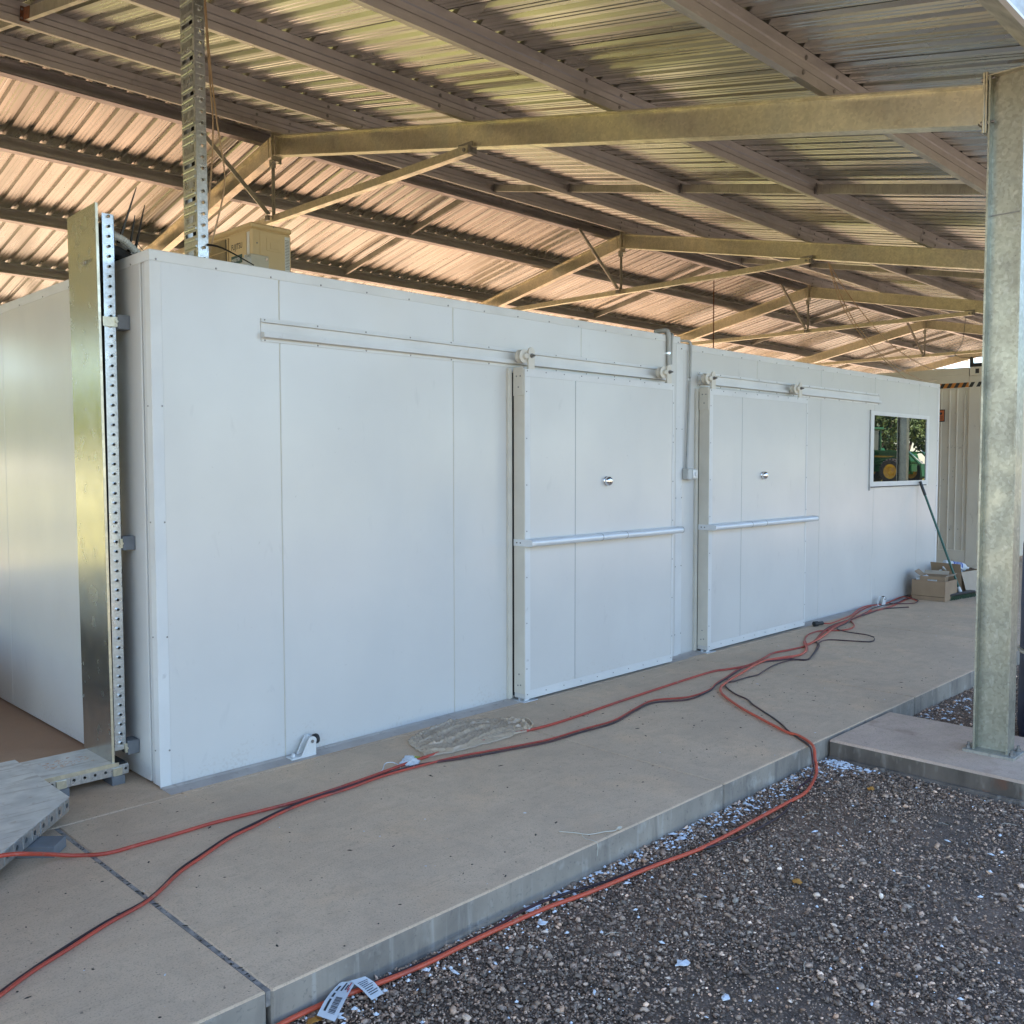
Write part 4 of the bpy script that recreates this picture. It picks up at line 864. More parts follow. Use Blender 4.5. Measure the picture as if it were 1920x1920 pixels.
for p, q, r in (((0.045, 0.45, 2.665), (0.12, 0.40, 2.945), 0.0095), ((0.105, 0.47, 2.63), (0.135, 0.46, 2.82), 0.0095), ((0.150, 0.50, 2.66), (0.20, 0.49, 2.89), 0.0095)):
    p = Vector(p); q = Vector(q); mb.tube([p, p * 0.6 + q * 0.4, q], [r, r * 0.25], 6, sub=3)
for c, r in (((0.10, 0.50, 2.655), 0.030), ((0.165, 0.53, 2.628), 0.029)): mb.lathe([(r, -0.004), (r + 0.002, 0), (r, 0.004)], c, (0.9, 0.4, -0.35), 14)
mb.tube([(0.155, 0.50, 2.70), (0.20, 0.50, 2.655), (0.30, 0.52, 2.64), (0.36, 0.56, 2.58)], 0.0022, 5, sub=5)
part('cable_tie', mb, 'black_plastic', bund)
wire_thing('hanging_wire', 'two pale thin wires hanging loosely beside the riser tray', 'wire',
           [[(0.62, 0.62, 4.15), (0.635, 0.60, 3.75), (0.67, 0.60, 3.45), (0.72, 0.62, 3.15), (0.66, 0.64, 2.85), (0.60, 0.70, H1 + 0.01)],
            [(0.62, 0.63, 4.15), (0.64, 0.62, 3.70), (0.66, 0.63, 3.42), (0.64, 0.65, 3.05), (0.60, 0.66, 2.80), (0.55, 0.72, H1 + 0.01)]], 'copper_wire', 0.0050)
wire_thing('drop_cable', 'thin cables drooping from the second rafter to the far room roof', 'wire',
           [[(9.36, 1.254, 4.10), (9.40, 1.12, 3.72), (9.45, 0.98, 3.40), (9.55, 0.80, 3.10), (9.75, 0.62, 2.83), (10.2, 0.40, 2.62), (11.0, 0.5, 2.66)],
            [(9.36, 1.254, 4.10), (9.42, 1.06, 3.75), (9.60, 0.88, 3.42), (9.95, 0.66, 3.05), (10.6, 0.45, 2.80), (11.75, 0.6, 2.90)],
            [(9.36, 1.254, 4.10), (9.38, 1.14, 3.70), (9.43, 1.00, 3.38), (9.50, 0.84, 3.12), (9.66, 0.66, 2.86), (10.0, 0.45, 2.58)]], 'copper_wire', 0.006)
wire_thing('support_rod', 'slender rusty threaded rod hanging behind the junction of the two cold rooms', 'rod', [[(9.46, 3.0, 2.51), (9.455, 3.0, 4.13)]], 'rust', 0.008)
wire_thing('stay_cable', 'thin dark stay running from the roof to the container top corner', 'cable', [[(16.5, 2.0, 4.55), (14.0, 1.2, 3.55), (12.4, 0.75, 3.13), (11.80, 0.14, 3.02)]], 'bolt_steel', 0.006)

# ------------------------------------------------------------------ shipping container behind the far room
ct = root('shipping_container', 'cream refrigerated shipping container with hazard striping standing past the end of the far room', 'container', (12.9, 3.1, 0))
cx0, cx1, cy0, cy1, cz1 = 11.69, 14.12, 0.125, 6.18, 2.88
mb = MB(); prof = []
y = cy0 + 0.16
xb = 0.03
pts = [(cy0 + 0.155, 0)]
k = 0
ribs = [cy0 + 0.245, cy0 + 0.345, cy0 + 0.445] + [cy0 + 0.445 + 0.115 * i for i in range(1, 47)]
for r in ribs: pts += [(r - 0.010, 0), (r - 0.004, -0.014), (r + 0.004, -0.014), (r + 0.010, 0)]
pts += [(cy1 - 0.05, 0)]
v = [(cx0 + xb + b, a, 0.33) for a, b in pts] + [(cx0 + xb + b, a, 2.59) for a, b in pts]; n = len(pts)
mb.add(v, [(i, i + 1, n + i + 1, n + i) for i in range(n - 1)])
part('side_wall', mb, 'container_cream', ct)
mb = MB(); mb.box(cx0 + 0.05, cx1, cy0 + 0.04, cy1, 0.12, cz1 - 0.03); part('body', mb, 'container_cream', ct)
mb = MB(); mb.box(cx0 + 0.004, cx0 + 0.06, cy0 + 0.19, cy1, 2.59, cz1 - 0.012); mb.box(cx0, cx0 + 0.03, cy0 + 0.19, cy1, cz1 - 0.10, cz1); part('top_rail', mb, 'container_cream', ct, bevel=0.004)
mb = MB(); mb.box(cx0 + 0.006, cx0 + 0.05, cy0 + 0.19, cy1, 0.14, 0.33); mb.box(cx0 + 0.002, cx0 + 0.03, cy0 + 0.19, cy1, 0.135, 0.145); mb.box(cx0 + 0.012, cx0 + 0.05, cy0 + 0.19, cy1, 0.02, 0.12); part('bottom_rail', mb, 'container_cream', ct, bevel=0.003)
mb = MB(); mb.box(cx0 + 0.001, cx0 + 0.16, cy0 + 0.002, cy0 + 0.188, 0.12, cz1 - 0.12); part('corner_post', mb, 'container_cream', ct, bevel=0.005)
for z0, z1 in ((0.0, 0.118), (cz1 - 0.118, cz1)):
    mb = MB(); rect_plate(mb, (cx0, cy0 + 0.178, z0), (0, -1, 0), (0, 0, 1), 0.178, z1 - z0, [(0.065, 0.118, 0.028, 0.092)], 0.02); mb.box(cx0 + 0.0205, cx0 + 0.16, cy0, cy0 + 0.178, z0, z1); part('corner_casting', mb, 'container_cream', ct)
    mb = MB(); mb.box(cx0 + 0.0195, cx0 + 0.0204, cy0 + 0.05, cy0 + 0.13, z0 + 0.02, z1 - 0.02); part('casting_socket', mb, 'black_plastic', ct)
mb = MB()
for k in range(7):
    a = cy0 + 0.585 - k * 0.098
    mb.prism([(a, 2.605), (a - 0.049, 2.605), (a - 0.085, 2.672), (a - 0.036, 2.672)], (cx0 + 0.0015, 0, 0), (0, 1, 0), (0, 0, 1), (-1, 0, 0), 0.0012, k % 1)
hz = part('hazard_stripe', mb, 'black_plastic', ct)
mb = MB(); mb.box(cx0 + 0.0016, cx0 + 0.0035, cy0 + 0.0 - 0.0 + 0.192, cy0 + 0.66, 2.605, 2.672); part('hazard_band', mb, 'hazard_orange', ct)
mb = MB(); mb.box(cx0 + 0.012, cx0 + 0.0145, cy0 + 0.505, cy0 + 0.62, 2.14, 2.31); part('safety_sign', mb, 'ink', ct)
mb = MB(); mb.box(cx0 + 0.0105, cx0 + 0.0118, cy0 + 0.517, cy0 + 0.608, 2.155, 2.297); part('safety_sign_panel', mb, 'sign_orange', ct)
mb = MB(); mb.cyl((cx0 + 0.0103, cy0 + 0.56, 2.255), (-1, 0, 0), 0.020, 0.001, 12)
for z in (2.215, 2.20, 2.185, 2.17): mb.box(cx0 + 0.0093, cx0 + 0.0103, cy0 + 0.53, cy0 + 0.595, z, z + 0.006)
part('safety_sign_print', mb, 'ink', ct)
for z in (2.615, 2.05, 1.465, 0.915, 0.36):
    mb = MB(); mb.box(cx0 - 0.012, cx0 + 0.05, cy0 - 0.03, cy0 + 0.022, z - 0.055, z + 0.055); hb = part('door_hinge', mb, 'black_rubber', ct, bevel=0.006)
    mb = MB(); mb.cyl((cx0 + 0.015, cy0 - 0.035, z - 0.065), (0, 0, 1), 0.016, 0.13, 10); part('hinge_pin', mb, 'black_plastic', hb)
mb = MB(); mb.box(cx0 + 0.02, cx1, cy0 - 0.035, cy0 - 0.002, 0.15, cz1 - 0.14); part('door', mb, 'container_cream', ct, bevel=0.006)
mb = MB(); mb.lathe([(0.022, 0), (0.022, 0.012), (0.030, 0.014), (0.030, 0.03)], (cx0 + 0.012, cy0 + 0.10, 0.07), (-1, 0, 0), 12); part('drain_plug', mb, 'black_rubber', ct)
mb = MB()
for k in range(26):
    a = cy0 + 0.20 + rnd.random() * 0.4; z = 0.5 + rnd.random() * 1.6; l = 0.004 + 0.022 * rnd.random() * rnd.random()
    mb.box(cx0 + xb - 0.0008, cx0 + xb + 0.001, a, a + 0.002 + l * rnd.random() * 0.3, z, z + 0.002 + l)
for k in range(14):
    a = cy0 + 0.24 + rnd.random() * 0.22; z = 1.76 + 0.05 * rnd.random()
    mb.box(cx0 + xb - 0.0008, cx0 + xb + 0.001, a, a + 0.006 + 0.012 * rnd.random(), z, z + 0.004)
part('scrape', mb, 'debris', ct, kind='stuff')
mb = MB(); mb.box(cx0 + 0.03, cx0 + 0.17, cy0 + 0.02, cy0 + 0.19, cz1, cz1 + 0.055); mb.prism([(0, 0), (0.15, 0), (0.11, 0.13), (0.05, 0.15), (0.0, 0.12)], (cx0 + 0.02, cy0 + 0.02, cz1 + 0.001), (1, 0, 0), (0, 0, 1), (0, 1, 0), 0.012); mb.prism([(0, 0), (0.15, 0), (0.11, 0.13), (0.05, 0.15), (0.0, 0.12)], (cx0 + 0.02, cy0 + 0.18, cz1 + 0.001), (1, 0, 0), (0, 0, 1), (0, 1, 0), 0.012)
part('lifting_lug', mb, 'black_rubber', ct)
mb = MB(); mb.lathe([(0.26, 0), (0.26, 0.05), (0.20, 0.07)], (cx0 - 0.03, 1.62, 2.56), (1, 0, 0), 22); part('vent_hatch', mb, 'ac_dark', ct)
mb = MB(); mb.box(cx0 - 0.005, cx0 + 0.004, 2.05, 2.55, 2.62, 2.74); part('plate', mb, 'ink', ct)

# ------------------------------------------------------------------ boxes, bottle and broom by the far end
def carton(name, label, x0, x1, y0, y1, h, flaps, rot=0.0, mat='cardboard', z0=0.0):
    c = Vector(((x0 + x1) / 2, (y0 + y1) / 2, z0)); t = root(name, label, 'box', c, 'cardboard boxes by the wall')
    w, d = (x1 - x0) / 2, (y1 - y0) / 2; k = 0.006
    Rm = Matrix.Rotation(rot, 3, 'Z'); tr = lambda mb: setattr(mb, 'v', [tuple(c + Rm @ (Vector(q) - c)) for q in mb.v])
    mb = MB(); mb.box(c.x - w, c.x - w + k, c.y - d, c.y + d, z0 + 0.002, z0 + h); mb.box(c.x + w - k, c.x + w, c.y - d, c.y + d, z0 + 0.002, z0 + h)
    mb.box(c.x - w + k, c.x + w - k, c.y - d, c.y - d + k, z0 + 0.002, z0 + h); mb.box(c.x - w + k, c.x + w - k, c.y + d - k, c.y + d, z0 + 0.002, z0 + h); mb.box(c.x - w, c.x + w, c.y - d, c.y + d, z0, z0 + 0.0018)
    tr(mb); part('carton_wall', mb, mat, t)
    for (side, ang, ln, m_) in flaps:
        mb = MB(); s, cc = math.sin(ang) * ln, math.cos(ang) * ln
        if side == '-x': a, b, o = Vector((c.x - w, c.y - d, z0 + h)), Vector((0, 2 * d, 0)), Vector((-s, 0, cc))
        if side == '+x': a, b, o = Vector((c.x + w, c.y - d, z0 + h)), Vector((0, 2 * d, 0)), Vector((s, 0, cc))
        if side == '-y': a, b, o = Vector((c.x - w, c.y - d, z0 + h)), Vector((2 * w, 0, 0)), Vector((0, -s, cc))
        if side == '+y': a, b, o = Vector((c.x - w, c.y + d, z0 + h)), Vector((2 * w, 0, 0)), Vector((0, s, cc))
        N = b.cross(o).normalized() * 0.004
        mb.add([a, a + b, a + b + o, a + o, a + N, a + b + N, a + b + o + N, a + o + N], [(0, 1, 2, 3), (7, 6, 5, 4), (0, 1, 5, 4), (1, 2, 6, 5), (2, 3, 7, 6), (3, 0, 4, 7)])
        tr(mb); part('carton_flap', mb, m_, t)
    return t
b1 = carton('cardboard_box', 'low brown cardboard box nearest the hoses, filled with smaller packaging', 8.80, 9.16, -0.46, -0.09, 0.225, [], 0.0)
mb = MB(); mb.box(8.797, 8.7995, -0.455, -0.095, 0.046, 0.050); part('carton_crease', mb, 'debris', b1)
b2 = carton('cardboard_box', 'taller open cardboard box at the back with a blue and white bottle on top', 9.52, 10.02, -0.42, -0.06, 0.27, [('-x', 0.3, 0.10, 'cardboard'), ('-y', 2.85, 0.25, 'cardboard_light'), ('+x', 2.4, 0.1, 'cardboard_light')], -0.12)
b3 = carton('cardboard_box', 'small torn brown carton lying on top of the low box', 8.86, 9.12, -0.40, -0.14, 0.10, [('-y', 1.3, 0.09, 'cardboard_light'), ('+y', 0.9, 0.08, 'cardboard'), ('+x', 1.0, 0.07, 'cardboard_light')], 0.2, z0=0.17)
label_plate(b3, (8.853, -0.24, 0.185), (0, -1, 0), (0, 0, 1), 0.11, 0.05, 3, seed=8)
mb = MB(); mb.add([(8.82, -0.13, 0.226), (8.90, -0.30, 0.226), (8.95, -0.2, 0.275), (8.87, -0.12, 0.25)], [(0, 1, 2), (0, 2, 3)]); part('crumpled_paper', mb, 'paper', b1)
bt = root('bottle', 'white plastic bottle with a blue label lying across the taller box', 'bottle', (9.78, -0.24, 0.30))
axb = Vector((0.72, -0.62, -0.16)).normalized()
mb = MB(); mb.lathe([(0.03, 0), (0.052, 0.008), (0.054, 0.03), (0.054, 0.235), (0.045, 0.265), (0.022, 0.285), (0.018, 0.29), (0.018, 0.315), (0.0, 0.316)], Vector((9.66, -0.13, 0.335)), axb, 18); part('bottle_body', mb, 'paper', bt, smooth=True)
mb = MB(); mb.lathe([(0.0548, 0.10), (0.0552, 0.105), (0.0552, 0.21), (0.0548, 0.215)], Vector((9.66, -0.13, 0.335)), axb, 18); part('bottle_label', mb, 'ink_blue', bt, smooth=True)
mb = MB()
for k in range(5): mb.lathe([(0.0556, 0.118 + k * 0.018), (0.0556, 0.124 + k * 0.018)], Vector((9.66, -0.13, 0.335)), axb, 18)
part('label_print', mb, 'paper', bt)
t2 = root('plastic_bag', 'crumpled clear and white plastic packaging stuffed in the taller box', 'packaging', (9.7, -0.18, 0.27))
bm = bmesh.new(); bmesh.ops.create_icosphere(bm, subdivisions=3, radius=1.0)
for v in bm.verts:
    q = v.co.copy(); f = 1 + 0.28 * math.sin(7 * q.x + 3 * q.z) * math.sin(6 * q.y - 2 * q.x) + 0.12 * math.sin(15 * q.z + 9 * q.y)
    v.co = Vector((q.x * 0.19 * f, q.y * 0.13 * f, q.z * 0.075 * f + 0.0))
me = bpy.data.meshes.new('bag_body'); bm.to_mesh(me); bm.free(); me.materials.append(M['paper']); o = bpy.data.objects.new('bag_body', me); COL.objects.link(o); o.parent = t2; W[o.name] = W[t2.name]

br = root('broom', 'dark green broom leaning on the wall with its head on the slab', 'broom', (9.30, -0.44, 0))
hb_ = Vector((9.305, -0.445, 0.075)); ht = Vector((9.170, -0.022, 1.33))
mb = MB(); mb.tube([hb_, ht], 0.0135, 10); part('handle', mb, 'broom_green', br, smooth=True)
mb = MB(); mb.tube([ht - (ht - hb_).normalized() * 0.16, ht + (ht - hb_).normalized() * 0.012], 0.0175, 10); part('grip', mb, 'black_plastic', br, smooth=True)
mb = MB(); mb.tube([hb_ - (ht - hb_).normalized() * 0.03, hb_ + (ht - hb_).normalized() * 0.05], [0.024, 0.017], 10); part('socket', mb, 'white_trim', br, smooth=True)
hx = Vector((0.66, -0.10, 0)).normalized()
mb = MB(); mb.obox((9.24, -0.468, 0.056), (hx, (-hx.y, hx.x, 0), (0, 0, 1)), (0.29, 0.038, 0.014)); part('head', mb, 'black_plastic', br, bevel=0.008)
mb = MB(); perp = Vector((-hx.y, hx.x, 0))
for k in range(640):
    a = -0.285 + 0.57 * rnd.random(); b = -0.034 + 0.068 * rnd.random(); p = Vector((9.24, -0.468, 0.043)) + hx * a + perp * b
    q = p + hx * (rnd.gauss(0, 0.008) + a * 0.06) + perp * (b * 0.5 + rnd.gauss(0, 0.005)); q.z = 0.001
    w_ = 0.0028; mb.add([p - hx * w_, p + hx * w_, q + hx * w_ * 1.3, q - hx * w_ * 1.3, p + perp * w_, q + perp * w_], [(0, 1, 2, 3), (0, 4, 5, 3)])
part('bristles', mb, 'bristle', br, kind='stuff')

bn = root('added_bin', 'unseen black bin added left of the near room to darken the tray lid', 'bin', (-1.7, 3.6, 0))  # invented, out of view: darkens the tray lid reflection and foot of the end wall
mb = MB(); mb.prism([(-0.92, 0.0), (0.92, 0.0), (0.95, 0.54), (-0.95, 0.54)], (-1.72, 1.65, -0.10), (1, 0, 0), (0, 0, 1), (0, 1, 0), 4.2); part('added_bin_body', mb, 'black_plastic', bn, bevel=0.02)
mb = MB(); mb.box(-2.70, -0.74, 1.62, 5.88, 0.445, 0.50); part('lid', mb, 'black_plastic', bn, bevel=0.015)
mb = MB()
for y in np.arange(2.0, 5.8, 0.75): mb.box(-0.79, -0.755, y, y + 0.05, 0.0, 0.44)
part('rib', mb, 'black_plastic', bn)
# ------------------------------------------------------------------ hoses
def hose(name, label, pts, r, mat, lift=0.0, group='air hoses trailing over the slab', n=8):
    mb = MB(); P = [(x, y, max(z, -0.104) - 0.012 + r + lift if z > 0 else z + r * 0.5 + lift) for x, y, z in pts]
    mb.tube(P, r, n, sub=5)
    o = part(name, mb, mat, None, smooth=True, org=P[0])
    return setp(o, label, 'hose', group)
H_A=[(-0.97, -0.574, 0.135), (-0.908, -0.599, 0.135), (-0.844, -0.624, 0.135), (-0.79, -0.623, 0.12), (-0.679, -0.51, 0.05), (-0.578, -0.502, 0.012), (-0.481, -0.572, 0.012), (-0.356, -0.581, 0.012), (-0.2, -0.584, 0.012), (-0.031, -0.583, 0.012), (0.161, -0.604, 0.012), (0.37, -0.62, 0.012), (0.614, -0.607, 0.012), (0.818, -0.587, 0.012), (1.042, -0.559, 0.012), (1.311, -0.542, 0.012), (1.529, -0.56, 0.012), (1.738, -0.558, 0.012), (1.959, -0.6, 0.012), (2.233, -0.607, 0.012), (2.739, -0.572, 0.012), (3.307, -0.541, 0.012), (3.942, -0.519, 0.012), (4.113, -0.558, 0.012), (4.29, -0.598, 0.012), (4.469, -0.591, 0.012), (4.678, -0.551, 0.012), (4.902, -0.507, 0.012), (5.107, -0.538, 0.012), (5.356, -0.552, 0.012), (5.654, -0.495, 0.012), (6.065, -0.367, 0.012), (6.48, -0.278, 0.012), (6.897, -0.243, 0.012), (7.433, -0.191, 0.012), (7.737, -0.181, 0.012), (8.039, -0.177, 0.012), (8.518, -0.107, 0.012), (8.894, -0.047, 0.012), (9.194, 0.05, 0.012)]
H_B=[(-1.16, -1.39, 0.012), (-1.094, -1.352, 0.012), (-0.986, -1.284, 0.012), (-0.854, -1.222, 0.012), (-0.708, -1.15, 0.012), (-0.531, -1.08, 0.012), (-0.36, -0.948, 0.012), (-0.226, -0.873, 0.012), (-0.064, -0.785, 0.012), (0.083, -0.741, 0.012), (0.245, -0.688, 0.012), (0.433, -0.655, 0.012), (0.615, -0.65, 0.012), (0.855, -0.625, 0.012), (1.084, -0.637, 0.012), (1.317, -0.664, 0.012), (1.633, -0.749, 0.012), (1.877, -0.801, 0.012), (2.146, -0.807, 0.012), (2.427, -0.821, 0.012), (2.731, -0.75, 0.012), (2.986, -0.708, 0.012), (3.214, -0.822, 0.012), (3.481, -0.815, 0.012), (3.67, -0.75, 0.012), (3.887, -0.698, 0.012), (4.156, -0.629, 0.012), (4.44, -0.608, 0.012), (4.626, -0.62, 0.012), (4.817, -0.693, 0.012), (5.141, -0.673, 0.012), (5.456, -0.512, 0.012), (5.641, -0.406, 0.012), (5.865, -0.324, 0.012), (6.091, -0.31, 0.012), (6.206, -0.386, 0.012), (6.334, -0.458, 0.012), (6.549, -0.437, 0.012), (6.781, -0.313, 0.012), (6.926, -0.224, 0.012), (7.521, -0.068, 0.012), (7.885, -0.018, 0.012)]
H_C=[(-1.156, -1.373, 0.012), (-1.088, -1.331, 0.012), (-0.979, -1.265, 0.012), (-0.845, -1.195, 0.012), (-0.7, -1.128, 0.012), (-0.524, -1.064, 0.012), (-0.347, -0.921, 0.012), (-0.212, -0.845, 0.012), (-0.051, -0.759, 0.012), (0.101, -0.709, 0.012), (0.262, -0.66, 0.012), (0.452, -0.626, 0.012), (0.632, -0.625, 0.012), (0.869, -0.606, 0.012), (1.1, -0.618, 0.012), (1.293, -0.691, 0.012), (1.606, -0.775, 0.012), (1.848, -0.828, 0.012), (2.114, -0.835, 0.012), (2.39, -0.85, 0.012), (2.69, -0.78, 0.012), (2.941, -0.74, 0.012), (3.167, -0.854, 0.012), (3.459, -0.829, 0.012), (3.647, -0.764, 0.012), (3.862, -0.713, 0.012), (4.078, -0.657, 0.012), (4.343, -0.596, 0.012), (4.526, -0.608, 0.012), (4.676, -0.671, 0.012), (4.802, -0.721, 0.012), (4.852, -0.821, 0.012), (5.095, -0.756, 0.012), (5.477, -0.605, 0.012), (5.711, -0.477, 0.012), (6.182, -0.32, 0.012), (6.54, -0.249, 0.012), (6.957, -0.227, 0.012), (7.398, -0.207, 0.012), (7.792, -0.182, 0.012), (7.971, -0.254, 0.012), (8.119, -0.328, 0.012)]
H_D=[(7.596, -0.145, 0.012), (6.865, -0.258, 0.012), (6.363, -0.334, 0.012), (5.913, -0.452, 0.012), (5.606, -0.519, 0.012), (5.416, -0.542, 0.012), (5.489, -0.473, 0.012), (5.228, -0.628, 0.012), (4.982, -0.705, 0.012), (4.786, -0.661, 0.012), (4.595, -0.618, 0.012), (4.386, -0.639, 0.012), (4.119, -0.7, 0.012), (3.869, -0.756, 0.012), (3.68, -0.808, 0.012), (3.577, -0.844, 0.012), (3.446, -0.936, 0.012), (3.326, -1.07, 0.012), (3.191, -1.252, 0.012), (3.092, -1.412, 0.012), (3.0, -1.563, 0.012), (2.929, -1.688, 0.012), (2.913, -1.767, 0.012), (2.858, -1.851, 0.012), (2.794, -1.916, 0.012), (2.724, -1.961, 0.008), (2.693, -1.98, -0.03), (2.689, -1.991, -0.07), (2.639, -2.011, -0.105), (2.391, -2.087, -0.105), (2.203, -2.094, -0.105), (1.946, -2.095, -0.105), (1.661, -2.098, -0.105), (1.416, -2.092, -0.105), (1.191, -2.059, -0.105), (0.973, -2.034, -0.105), (0.767, -2.013, -0.105), (0.588, -1.983, -0.105), (0.405, -1.968, -0.105), (0.204, -1.96, -0.105), (0.013, -1.959, -0.105), (-0.159, -1.941, -0.105), (-0.295, -1.916, -0.105), (-0.441, -1.906, -0.105), (-0.552, -1.912, -0.105)]
H_E=[(6.093, -0.831, 0.012), (5.983, -0.869, 0.012), (5.906, -0.842, 0.012), (5.832, -0.692, 0.012), (5.763, -0.568, 0.012), (5.609, -0.56, 0.012), (5.391, -0.658, 0.012), (5.005, -0.792, 0.012), (4.867, -0.823, 0.012), (4.783, -0.75, 0.012), (4.563, -0.734, 0.012), (4.323, -0.772, 0.012), (4.129, -0.816, 0.012), (3.99, -0.804, 0.012), (3.84, -0.801, 0.012), (3.735, -0.792, 0.012), (3.633, -0.855, 0.012), (3.51, -1.001, 0.012), (3.443, -1.127, 0.012), (3.354, -1.221, 0.012), (3.252, -1.352, 0.012), (3.149, -1.487, 0.012), (3.059, -1.589, 0.012), (2.975, -1.671, 0.012), (2.904, -1.758, 0.012), (2.824, -1.861, 0.012), (2.766, -1.915, 0.012), (2.696, -1.959, 0.008), (2.643, -1.993, -0.03), (2.637, -1.999, -0.07), (2.558, -2.01, -0.105), (2.429, -2.026, -0.105), (2.291, -2.07, -0.105), (2.065, -2.14, -0.105), (1.799, -2.152, -0.105), (1.569, -2.128, -0.105), (1.391, -2.082, -0.105), (1.212, -2.044, -0.105), (1.034, -2.014, -0.105), (0.888, -1.994, -0.105), (0.713, -1.952, -0.105), (0.529, -1.929, -0.105), (0.348, -1.944, -0.105), (0.219, -1.944, -0.105), (0.03, -1.939, -0.105), (-0.138, -1.927, -0.105), (-0.288, -1.906, -0.105), (-0.434, -1.894, -0.105)]
H_F=[(6.116, -0.816, 0.012), (6.177, -0.722, 0.012), (6.186, -0.613, 0.012), (6.207, -0.495, 0.012), (6.32, -0.376, 0.012), (6.616, -0.327, 0.012), (6.833, -0.272, 0.012), (7.252, -0.212, 0.012), (7.678, -0.121, 0.012), (7.971, -0.106, 0.012), (8.253, -0.139, 0.012), (8.685, -0.091, 0.012), (8.633, -0.226, 0.012), (8.392, -0.282, 0.012), (8.263, -0.209, 0.012), (8.2, -0.085, 0.012), (8.56, -0.026, 0.012), (8.904, 0.009, 0.012), (8.766, -0.111, 0.012)]
H_G=[(6.434, -0.185, 0.012), (6.479, -0.232, 0.012), (6.732, -0.215, 0.012), (7.103, -0.16, 0.012), (7.549, -0.043, 0.012), (7.821, -0.021, 0.012), (7.937, -0.071, 0.012), (8.142, -0.084, 0.012), (8.508, -0.034, 0.012), (8.739, -0.018, 0.012), (8.668, -0.136, 0.012), (8.537, -0.25, 0.012)]
hose('air_hose', 'red hose running under the crumpled film and over the tray junction at the left edge', H_A, 0.0080, 'hose_red')
hose('air_hose', 'red strand of the twin hose crossing the control joint at lower left', H_B, 0.0062, 'hose_red', 0.002)
hose('air_hose', 'dark strand of the twin hose crossing the control joint at lower left', H_C, 0.0055, 'hose_dark', 0.001)
hose('air_hose', 'thick orange red hose dropping over the slab edge onto the gravel', H_D, 0.0082, 'hose_orange', 0.004)
hose('air_hose', 'thin dark hose dropping over the slab edge beside the orange red one', H_E, 0.0052, 'hose_dark', 0.002)
hose('air_hose', 'dark red hose making a long pointed loop on the slab below the far door', H_F, 0.0055, 'hose_dark', 0.010)
hose('air_hose', 'short red hose tangled by the wall beneath the window', H_G, 0.0062, 'hose_red', 0.016)
t = root('hose_plug', 'black hose end fitting lying near the wall right of the far door', 'fitting', (6.3, -0.30, 0))
mb = MB(); p0 = Vector(H_G[0]); d0 = Vector((-0.9, 0.3, 0)).normalized(); mb.lathe([(0.010, 0), (0.018, 0.01), (0.018, 0.07), (0.024, 0.075), (0.024, 0.12), (0.012, 0.125)], (p0.x, p0.y, 0.026), d0, 12); part('fitting_body', mb, 'black_rubber', t, smooth=True)

# ------------------------------------------------------------------ crumpled film
def fn(x, y, s=0):
    return (np.sin(7.1 * x + 3.3 * y + s) + np.sin(-5.2 * x + 8.7 * y + 1.3 * s) + 0.7 * np.sin(13.7 * x + 11.1 * y + 2.1 * s) + 0.5 * np.sin(23 * x - 17 * y + s)) / 3.2
NU, NV = 200, 80
u = np.linspace(0, 1, NU)[None, :]; v_ = np.linspace(0, 1, NV)[:, None]
lo = [(1.20, -0.545), (1.36, -0.585), (1.55, -0.600), (1.74, -0.600), (1.90, -0.600), (1.965, -0.585)]
hi = [(1.30, -0.235), (1.46, -0.185), (1.70, -0.125), (1.80, -0.190), (1.90, -0.30), (1.975, -0.42)]
def plin(P, t):
    P = np.array(P); k = np.linspace(0, 1, len(P)); return np.interp(t, k, P[:, 0]), np.interp(t, k, P[:, 1])
lx, ly = plin(lo, u); hx2, hy2 = plin(hi, u)
X = lx * (1 - v_) + hx2 * v_ + 0.012 * fn(u * 2.5, v_ * 1.5, 2.0); Y = ly * (1 - v_) + hy2 * v_ + 0.014 * fn(u * 3, v_ * 2, 5.0)
# long folds running with the sheet, crossed by fine sharp creases
fold = 1 - np.abs(np.sin(4.2 * v_ * math.pi + 1.6 * np.sin(3.1 * u + 0.5) + 0.9 * np.sin(7.3 * u + 2 * v_)))
fold2 = 1 - np.abs(np.sin(9.0 * v_ * math.pi + 2.2 * np.sin(5.1 * u + 1.7) + 1.1 * np.sin(11.0 * u - 3 * v_)))
cr1 = 1 - np.abs(fn(u * 5.5 + 0.8 * v_, v_ * 3.2 + u, 3.1)); cr2 = 1 - np.abs(fn(u * 13, v_ * 6 + 2 * u, 1.1))
edge = np.minimum(np.minimum(u, 1 - u) * 9, np.minimum(v_, 1 - v_) * 5).clip(0, 1) ** 0.45
Z = 0.003 + edge * (0.016 + 0.026 * fold ** 4 * (0.4 + 0.6 * np.sin(3 * u + 1) ** 2) + 0.010 * fold2 ** 3 + 0.009 * cr1 ** 4 + 0.005 * cr2 ** 3) + 0.026 * np.exp(-((u - 0.93) / 0.06) ** 2) * edge
me = bpy.data.meshes.new('film_sheet')
f = [(j * NU + i, j * NU + i + 1, (j + 1) * NU + i + 1, (j + 1) * NU + i) for j in range(NV - 1) for i in range(NU - 1)]
Zl = Z + 0 * X
org = np.array((1.6, -0.4, 0.0))
me.from_pydata((np.stack([X, Y, Zl], -1).reshape(-1, 3) - org).tolist(), [], f); me.materials.append(M['film']); me.polygons.foreach_set('use_smooth', [True] * len(f)); me.update()
fr = root('plastic_film', 'crumpled tan plastic film lying on the slab in front of the near cold room', 'plastic film', tuple(org))
o = bpy.data.objects.new('film_sheet', me); COL.objects.link(o); o.parent = fr; W[o.name] = W[fr.name]
md = o.modifiers.new('thick', 'SOLIDIFY'); md.thickness = 0.0012
mb = MB()
